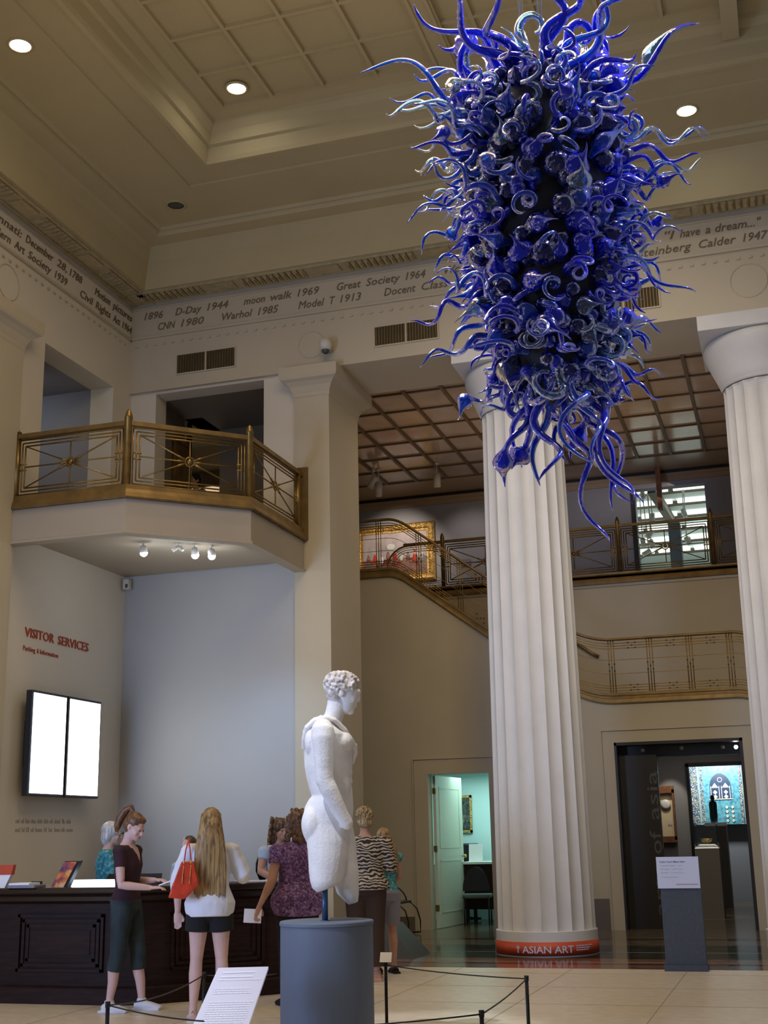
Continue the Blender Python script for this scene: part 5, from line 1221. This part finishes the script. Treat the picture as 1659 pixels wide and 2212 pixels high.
# 6 curly-haired person behind the desk
p = AY(603, 1790, 14.35)
f = Fig('person with shoulder-length dark curls in pale blue top behind the desk', (p.x, 14.35, 0), radians(-125), K*.97, SKINT, {-1: ((-.26, .02, 1.14), (-.16, .2, 1.05), (.3, 1, 0)), 1: ((.26, .02, 1.14), (.12, .22, 1.02), (-.3, 1, 0))}, pitch=.15, stout=1.1, vox=.010)
f.top('shirt', BLUEW, .84, 1.42, g=.02, sleeve=.2, sl_g=.018); f.legs('trousers', BLACKC, .97, .12)
b = MB(); rr = random.Random(22); e = lambda c, r: b.ell(f.h(c), r, 10, 8, f.HR); e((0, -.015, .12), (.10, .11, .10)); e((0, -.05, .0), (.115, .08, .13))
for i in range(70): a = rr.uniform(0, 2*pi); z = rr.uniform(-.13, .2); q = .12; yy = -abs(sin(a))*q*.9; e((cos(a)*q*(1-.4*max(0, z-.1)*8*.3), yy, z), (.024, .024, .03))
remesh(b, 'hair', HAIRBR, .008, 1, f.t)
# 7 visitor in zebra print
p = AY(788, 1800, 14.2)
f = Fig('person with short frosted hair in zebra-print blouse behind the statue', (p.x, 14.2, 0), radians(20), K*1.02, SKINT, {-1: ((-.26, .03, 1.12), (-.16, .25, 1.08), (.3, 1, 0)), 1: ((.26, .03, 1.12), (.18, .25, 1.08), (-.3, 1, 0))}, pitch=.1, stout=1.14, yaw=.1)
f.top('blouse', ZEBRA, .90, 1.42, g=.03, sleeve=.62, sl_g=.035, flare=.05); f.legs('trousers', BROWNC, .95, .14, .03); f.shoes('shoe', SKINT)
b = MB(); rr = random.Random(23); e = lambda c, r: b.ell(f.h(c), r, 10, 8, f.HR); e((0, -.015, .125), (.086, .098, .09)); e((0, -.035, .05), (.08, .065, .06))
for i in range(90): a = rr.uniform(0, 2*pi); z = rr.uniform(-.1, 1); q = sqrt(1-z*z); e((cos(a)*q*.088, sin(a)*q*.098-.02, .125+z*.09), (.015, .015, .014))
remesh(b, 'hair', HAIRS, .006, 1, f.t)
# 8 smaller visitor with blond hair in teal
p = AY(830, 1850, 15.0)
f = Fig('smaller person with blond hair, teal top and grey shorts by the pier', (p.x, 15.0, 0), radians(35), K*.90, SKINT, {-1: HANG(-1), 1: ((.2, .04, 1.12), (.12, .25, 1.05), (-.2, 1, 0))}, pitch=.15)
f.top('top', TEAL, .88, 1.40, g=.014, sleeve=.14, sl_g=.012); f.legs('shorts', GREYC, .95, .56, .02, .01); f.shoes('shoe', BLACKC, low=True)
b = MB(); e = lambda c, r: b.ell(f.h(c), r, 14, 10, f.HR); e((0, -.014, .122), (.086, .098, .092)); e((0, -.04, .06), (.084, .07, .09))
b.tube([(.0, -.07, 1.60), (.02, -.10, 1.48), (.05, -.12, 1.36), (.07, -.12, 1.25), (.08, -.11, 1.2)], [(.075, .05), (.09, .045), (.10, .035), (.085, .028), (.05, .012)], 18, ref=(0, 1, 0)); remesh(b, 'hair', HAIRB, .007, 1, f.t)
# 9 person upstairs
Yp = 18.95
for _ in range(30):
    if AY(420, 1020, Yp).z < 5.95+1.72: Yp += .1
p = AY(424, 1020, Yp)
f = Fig('dark-haired person in white patterned top in the room behind the balcony', (p.x, Yp, 5.95), radians(150), K*.95, SKINT, {-1: HANG(-1), 1: HANG(1)}, vox=.011)
f.top('shirt', mat('white_dotted', (.5, .5, .5), .8), .84, 1.42, g=.02, sleeve=.4); f.legs('trousers', BLACKC, .97, .12)
noise_ramp(bpy.data.materials['white_dotted'], [(.48, (.04, .04, .04)), (.54, (.75, .75, .75))], 25, 2)
b = MB(); e = lambda c, r: b.ell(f.h(c), r, 12, 9, f.HR); e((0, -.015, .12), (.088, .10, .095)); e((0, -.04, .05), (.082, .065, .08)); remesh(b, 'hair', BLACKC, .008, 2, f.t)
# ================================================================ BLUE GLASS CHANDELIER
DC = 8.0
cxy = AY(1190, 640, DC)
CH = thing('glass_chandelier', 'huge blue blown-glass chandelier of curling horns and globes hanging from the ceiling', 'chandelier', (cxy.x, DC, 0))
def zc(y): return AY(1190, y, DC).z
PXW = .00322
env = [(150, 60), (190, 125), (240, 170), (320, 185), (450, 172), (560, 158), (660, 140), (740, 118), (800, 92), (860, 62), (910, 32)]
def er(y):
    for (a, ra), (b, rb) in zip(env, env[1:]):
        if a <= y <= b: return (ra+(rb-ra)*(y-a)/(b-a))*PXW
    return .06
rr = random.Random(42)
m = MB(); m.lathe([(.03, zc(130)), (er(200)*.62, zc(200)), (er(320)*.78, zc(300)), (er(450)*.8, zc(450)), (er(660)*.78, zc(660)), (er(800)*.7, zc(800)), (.03, zc(880))], n=24)
m.build('inner_dark_core', mat('dark_core', (.001, .001, .004), .6), CH)  # solid black core added to keep the middle of the glass dark
for px in (1128, 1136, 1170, 1178):
    a = AY(px+5, 250, DC); b_ = AY(px, 0, DC); d = (b_-a)
    x0 = a.x-cxy.x; m = MB(); m.tube([(x0, rr.uniform(-.03, .03), zc(240)), (x0, 0, 11.32)], .0055, 6); m.build('suspension_cable', CABLE, CH)
GL = [G_COB, G_MID, G_SKY, G_DEEP]
stuff = {}; cnt = {}
def emit(mb, name, gi):
    cnt[name] = cnt.get(name, 0)+1
    if cnt[name] <= 98: mb.build(name, GL[gi], CH)
    else:
        q = stuff.setdefault(name, MB()); q.cur = gi; q.add(mb.v, mb.f, True)
def basis(d):
    d = V(d).normalized(); u = d.cross(V((0, 0, 1))); u = V((1, 0, 0)) if u.length < .05 else u.normalized(); return d, u, u.cross(d)
def tendril(base, d, L, r, waves, amp, bulb=False, droop=0, seed=0, n=30, tip=.30):
    q = random.Random(seed); d, u, w = basis(d); ph = q.uniform(0, 2*pi); el = q.uniform(.35, 1.0); pts = []; rad = []; sg = q.choice((-1, 1))
    for i in range(n+1):
        t = i/n; A = amp*min(1, t*2.2)*(1-.35*t)
        an = ph+sg*2*pi*waves*t
        p = base + d*L*t + u*(A*sin(an) - amp*.3*sin(ph)*(1-t)) + w*(A*el*cos(an)) + V((0, 0, droop*t*t))
        pts.append(p); rr_ = r*(1.2-(1.2-tip)*t)
        if bulb: rr_ += r*2.0*math.exp(-((t-.80)/.07)**2)
        if t > .93: rr_ *= (1-t)/.07*.8+.2
        rad.append(max(rr_, .003))
    m = MB(); m.tube(pts, rad, 10); return m
def curl(base, d, L, r, R, turns, seed, n=34):
    """stem that ends in a tightening hook"""
    q = random.Random(seed); d, u, w = basis(d); side = (u*q.uniform(-1, 1)+w*q.uniform(-1, 1)).normalized(); pts = []; rad = []
    m_ = n//3
    for i in range(m_): t = i/m_; pts.append(base+d*L*t+side*.08*L*sin(3*t)); rad.append(r*(1.25-.35*t))
    c = pts[-1]+side*R; e = d
    for i in range(n-m_+1):
        t = i/(n-m_); a = turns*2*pi*t; Q = R*(1-.55*t); pts.append(c-side*cos(a)*Q+e*sin(a)*Q+w.cross(side)*0+side.cross(e)*.12*t*R*4); rad.append(r*(.92-.6*t))
    m = MB(); m.tube(pts, rad, 10); return m
def globe(c, R, d, tip=True):
    d, u, w = basis(d); M = Matrix((u, w, d)).transposed(); m = MB(); vs = []; prof = [(0.001, -1)]+[(sin(a), -cos(a)) for a in [pi*i/9 for i in range(1, 9)]]
    prof += [(.30, 1.02), (.12, 1.18), (.02, 1.34)] if tip else [(.15, .99), (.01, 1.0)]
    n = 16
    for rad, z in prof:
        for k in range(n):
            a = 2*pi*k/n+z*.5; g = 1+.025*(-1)**k; vs.append(V(c)+M @ V((R*rad*g*cos(a), R*rad*g*sin(a), R*z)))
    m.add(vs, [(i*n+k, i*n+(k+1) % n, (i+1)*n+(k+1) % n, (i+1)*n+k) for i in range(len(prof)-1) for k in range(n)], True); return m
def horn(base, d, L, R, bend, seed):
    q = random.Random(seed); d, u, w = basis(d); b1 = q.uniform(-1, 1)*bend; b2 = q.uniform(-1, .6)*bend; pts = []; rad = []; n = 18
    for i in range(n+1):
        t = i/n; pts.append(base+d*L*(t-.25*abs(b2)*t*t)+u*b1*t*t*L+w*b2*t*t*L+u*.07*L*sin(6*t)*t)
        rad.append(R*(.35*(1-t)+1.0*math.exp(-((t-.42)/.2)**2))+.006*(1-t)+.002)
    m = MB(); m.tube(pts, rad, 12); return m
def radial(a, dz): return V((cos(a), sin(a), dz)).normalized()
def surf(a, y, k=.9): return V((cos(a)*er(y)*k, sin(a)*er(y)*k, zc(y)))
# globes packed over the core
for i in range(330):
    y = 180+680*((i*.61803) % 1); a = rr.uniform(0, 2*pi); R = rr.uniform(.045, .10)*(1 if y < 640 else .72); rc = er(y)*rr.uniform(.80, 1.0)-R*.2
    emit(globe(V((cos(a)*rc, sin(a)*rc, zc(y))), R, radial(a, rr.uniform(-.3, .4)), rr.random() < .4), 'glass_globe', rr.choices([3, 0, 1], [7, 3, .5])[0])
# short pointed gourds
for i in range(90):
    y = rr.uniform(150, 840); a = rr.uniform(0, 2*pi); t_ = (y-150)/690; dz = 1.0-1.7*t_+rr.uniform(-.5, .5)
    emit(horn(surf(a, y, .8), radial(a, dz), rr.uniform(.22, .38)*(1.15 if y < 260 else 1), rr.uniform(.045, .075), .7, i), 'glass_horn', rr.choices([0, 1, 2], [6, 3, 1.5])[0])
# long top spray
for i in range(22):
    a = 2*pi*i/22+rr.uniform(-.12, .12); up = rr.choice([.2, .5, .8, 1.4]); y = rr.uniform(170, 235); L = rr.uniform(.72, 1.05)*(1 if up < 1 else .68)
    emit(tendril(V((cos(a)*.28, sin(a)*.28, zc(y))), radial(a, up), L, rr.uniform(.026, .040), rr.uniform(.9, 2.0), rr.uniform(.10, .17), rr.random() < .25, 0, 100+i, 40), 'glass_tendril', rr.choices([0, 1, 2], [4, 4, 2])[0])
for i in range(6):
    a = i*1.05+.3; emit(curl(V((cos(a)*.2, sin(a)*.2, zc(190))), radial(a, 1.8), .34, .036, .10, .75, 40+i), 'glass_curl', rr.choice([0, 1, 2]))
# collar and body curls
for i in range(230):
    y = rr.uniform(205, 845); a = rr.uniform(0, 2*pi); t_ = (y-205)/640; big = 1.0 if y < 420 else .72
    d = radial(a, rr.uniform(-.4, .45)-.5*t_); gi = rr.choices([0, 1, 2], [5, 4, 2.5])[0]
    if rr.random() < .4: emit(curl(surf(a, y, .85), d, rr.uniform(.12, .26)*big, rr.uniform(.018, .028), rr.uniform(.045, .085), rr.uniform(.7, 1.2), 600+i), 'glass_curl', gi)
    else: emit(tendril(surf(a, y, .85), d, rr.uniform(.26, .58)*big, rr.uniform(.017, .027), rr.uniform(1, 2.2), rr.uniform(.05, .095), rr.random() < .15, -.04, 500+i, 28), 'glass_tendril', gi)
# long slender side curls standing out from the body
for i in range(46):
    y = 240+590*((i*.618) % 1); a = rr.uniform(0, 2*pi); t_ = (y-240)/590
    emit(tendril(surf(a, y, .9), radial(a, rr.uniform(-.25, .35)-.3*t_), rr.uniform(.50, .78)*(1-.3*t_), rr.uniform(.019, .026), rr.uniform(1.2, 2.2), rr.uniform(.06, .10), rr.random() < .15, -.05, 900+i, 34), 'long_glass_curl', rr.choices([0, 1, 2], [4, 4, 3])[0])
# long bottom tails hanging from the foot of the body
for i in range(16):
    a = i*2.39996+.4; y = 790+rr.uniform(-50, 40); L = (.95, .5, .8, .62, .4, .9, .55, .7)[i % 8]
    emit(tendril(V((cos(a)*.13, sin(a)*.13, zc(y))), V((cos(a)*.30, sin(a)*.30, -1)), L*1.22, rr.uniform(.026, .036), rr.uniform(.9, 1.7)*max(.8, L/.7), rr.uniform(.08, .15), i in (3, 9), 0, 300+i, 44), 'glass_tail', [0, 0, 1, 0, 2, 0, 1, 0][i % 8])
emit(tendril(V((.06, -.1, zc(850))), V((.17, .05, -1)), 1.10, .029, 1.8, .13, False, 0, 777, 50), 'glass_tail', 0)
emit(tendril(V((-.14, -.1, zc(840))), V((-.36, .0, -1)), .70, .029, 1.2, .13, True, 0, 778, 44), 'glass_tail', 0)
for i in range(5): a = i*1.3; emit(curl(V((cos(a)*.12, sin(a)*.12-.05, zc(800))), V((cos(a)*.4, sin(a)*.4, -1)), .25, .036, .13, .8, 70+i), 'glass_curl', [1, 2, 0][i % 3])
for name, mb in stuff.items():
    o = mb.build(name, GL, CH); o['kind'] = 'stuff'

# ================================================================ LIGHT
W = bpy.data.worlds.new('world'); bpy.context.scene.world = W; W.use_nodes = True
W.node_tree.nodes['Background'].inputs['Color'].default_value = (.80, .84, 1.0, 1); W.node_tree.nodes['Background'].inputs['Strength'].default_value = .17
WARM = (1.0, .76, .46)
# windows behind the visitor throw cool daylight into the hall
area('window_daylight', (-7.5, -3.0, 4.5), (-2.5, 17, 3.4), 4, 90, (.66, .76, 1.0), 4)
area('left_cool_fill', (-9.3, 3.5, 2.2), (-3.6, 17.5, 3.6), 3, 230, (.36, .54, 1.0), 3.4, radians(90))  # added unseen light from the left, puts cool blue on the column sides
area('warm_uplight', (-3.0, 8.0, 9.4), (-3.0, 8.0, 12), 7, 55, WARM, 9)  # wide warm panel aimed up at the hall ceiling
area('warm_hall', (-3.5, 9.0, 10.7), (-3.5, 9.6, 0), 5, 285, WARM, 6)
for px, py, z in ((44, 97, 10.75), (1483, 238, 10.75), (511, 190, 11.3)):
    p = AZ(px, py, z); spot('downlight', p, (p.x, p.y, 0), 220, WARM, 70, .7, .12)
for px, py in ((309, 1184), (420, 1189), (456, 1191)):
    p = AZ(px, py, 5.25); spot('balcony_spot', (p.x, p.y+.05, 5.25), (p.x+.45, Y1+.1, 1.7), 75, (.34, .58, 1.0), 62, 1.0, .06)
area('balcony_bounce', (-7.6, 15.3, 5.1), (-7.6, 15.3, 6), .8, 2.5, (.65, .8, 1.0))
for q, e_ in (((-4.6, 9.6, 10.3), 2600), ((2.4, 9.4, 10.2), 2600), ((-1.0, 11.6, 10.3), 2000), ((-3.4, 6.4, 10.6), 260), ((1.4, 6.2, 10.6), 260)):
    spot('chandelier_spot', q, (cxy.x, DC, 6.0), e_*1.5, (.80, .90, 1.0), 34, .5, .05)
area('column_wash', (-1.0, 9.0, 10.2), (-2.2, 17.5, 5.0), 1.2, 50, (1.0, .88, .74), 1.2, radians(60))
spot('statue_spot', (-5.2, 6.0, 10.0), (PX, PY, 2.0), 2300, (.84, .90, 1.0), 12, .6, .05)
spot('statue_spot', (-.8, 5.5, 9.8), (PX, PY, 2.0), 420, (1.0, .86, .66), 12, .6, .05)
# lobby, galleries, office
area('lobby_warm', (-3.5, 20.3, 8.3), (-3.5, 20.5, 0), 5, 48, (1, .76, .50), 2.5)
area('lobby_up_fill', (-3.5, 21.5, 6.6), (-3.5, 21.5, 12), 5, 30, (1, .74, .52), 3)  # added upward fill, lightens the lobby ceiling from below
area('upper_lobby', (-4.0, 25.2, 8.5), (-4.5, 26.3, 7.6), 5, 5, (1, .86, .74), .6)
spot('picture_wall_spot', (-6.2, 24.7, 8.85), (-6.2, 26.3, 7.5), 45, (1, .88, .82), 70, .9, .05)  # added beam, brightens the bare wall right of the painting
spot('picture_wall_spot', (-7.6, 24.6, 8.85), (-7.9, 26.3, 7.5), 150, (1, .85, .70), 75, .8, .05)
area('gallery_light', (-2.2, 32, 9.1), (-2.2, 32, 0), 4, 45, (.93, 1, .96), 5)
area('gallery_uplight', (-2.2, 32.5, 7.2), (-2.2, 32.5, 12), 4, 26, (.95, 1, .97), 9)
area('office_light', (-5.6, 23.6, 2.7), (-5.6, 23.6, 0), 1.6, 34, (.66, 1.0, .96), 1.2)
area('asia_light', (-1.6, 29.6, 3.2), (-1.6, 30.6, 2.2), .9, 60, (.90, .97, 1.0), .3)
spot('vitrine_light', (-1.6, 24.6, 3.3), (-1.62, 25.0, 1.35), 130, (1, .88, .65), 26, .5, .03)
spot('case_light', (-2.3, 26.2, 3.3), (-2.42, 27.0, 1.9), 60, (1, .90, .72), 40, .5, .03)
area('asia_ambient', (-1.8, 25.0, 3.4), (-1.8, 25.0, 0), 2, 18, (1, .9, .8), 2)
area('upper_room', (-10.0, 21.5, 8.2), (-10.0, 21.0, 6), 1.2, 60, (1, .85, .65), 2)
area('side_passage', (-11, 15.5, 8.3), (-10.5, 16.5, 6.5), 1, 5, (.85, .9, 1.0), 1)

# ================================================================ CAMERA
cd = bpy.data.cameras.new('camera'); cam = bpy.data.objects.new('camera', cd); COL.objects.link(cam)
M = Matrix((RT, UP, -FW)).transposed().to_4x4(); M.translation = EYE; cam.matrix_world = M
cd.sensor_fit = 'VERTICAL'; cd.sensor_height = 24; cd.sensor_width = 18; cd.lens = 24*F/2212; cd.clip_end = 100; cd.clip_start = .05
bpy.context.scene.camera = cam

# ================================================================ METRES
done = set()
for o in list(bpy.data.objects):
    if o.type == 'MESH' and o.data.name not in done:
        done.add(o.data.name); o.data.transform(Matrix.Scale(S, 4))
    for md in o.modifiers:
        if md.type == 'BEVEL': md.width *= S
    o.location = o.location*S
    if o.type == 'LIGHT':
        L = o.data; L.energy *= S*S
        if L.type == 'AREA': L.size *= S; L.size_y *= S
        else: L.shadow_soft_size *= S
vs_ = bpy.context.scene.view_settings
vs_.view_transform = 'Standard'; vs_.look = 'None'; vs_.gamma = 1; vs_.use_curve_mapping = False; vs_.exposure = 0.0
sc = bpy.context.scene
try:
    sc.cycles.max_bounces = 10; sc.cycles.transmission_bounces = 8; sc.cycles.glossy_bounces = 4; sc.cycles.diffuse_bounces = 4; sc.cycles.caustics_refractive = False; sc.cycles.caustics_reflective = False
    sc.cycles.sample_clamp_indirect = 4
except Exception: pass
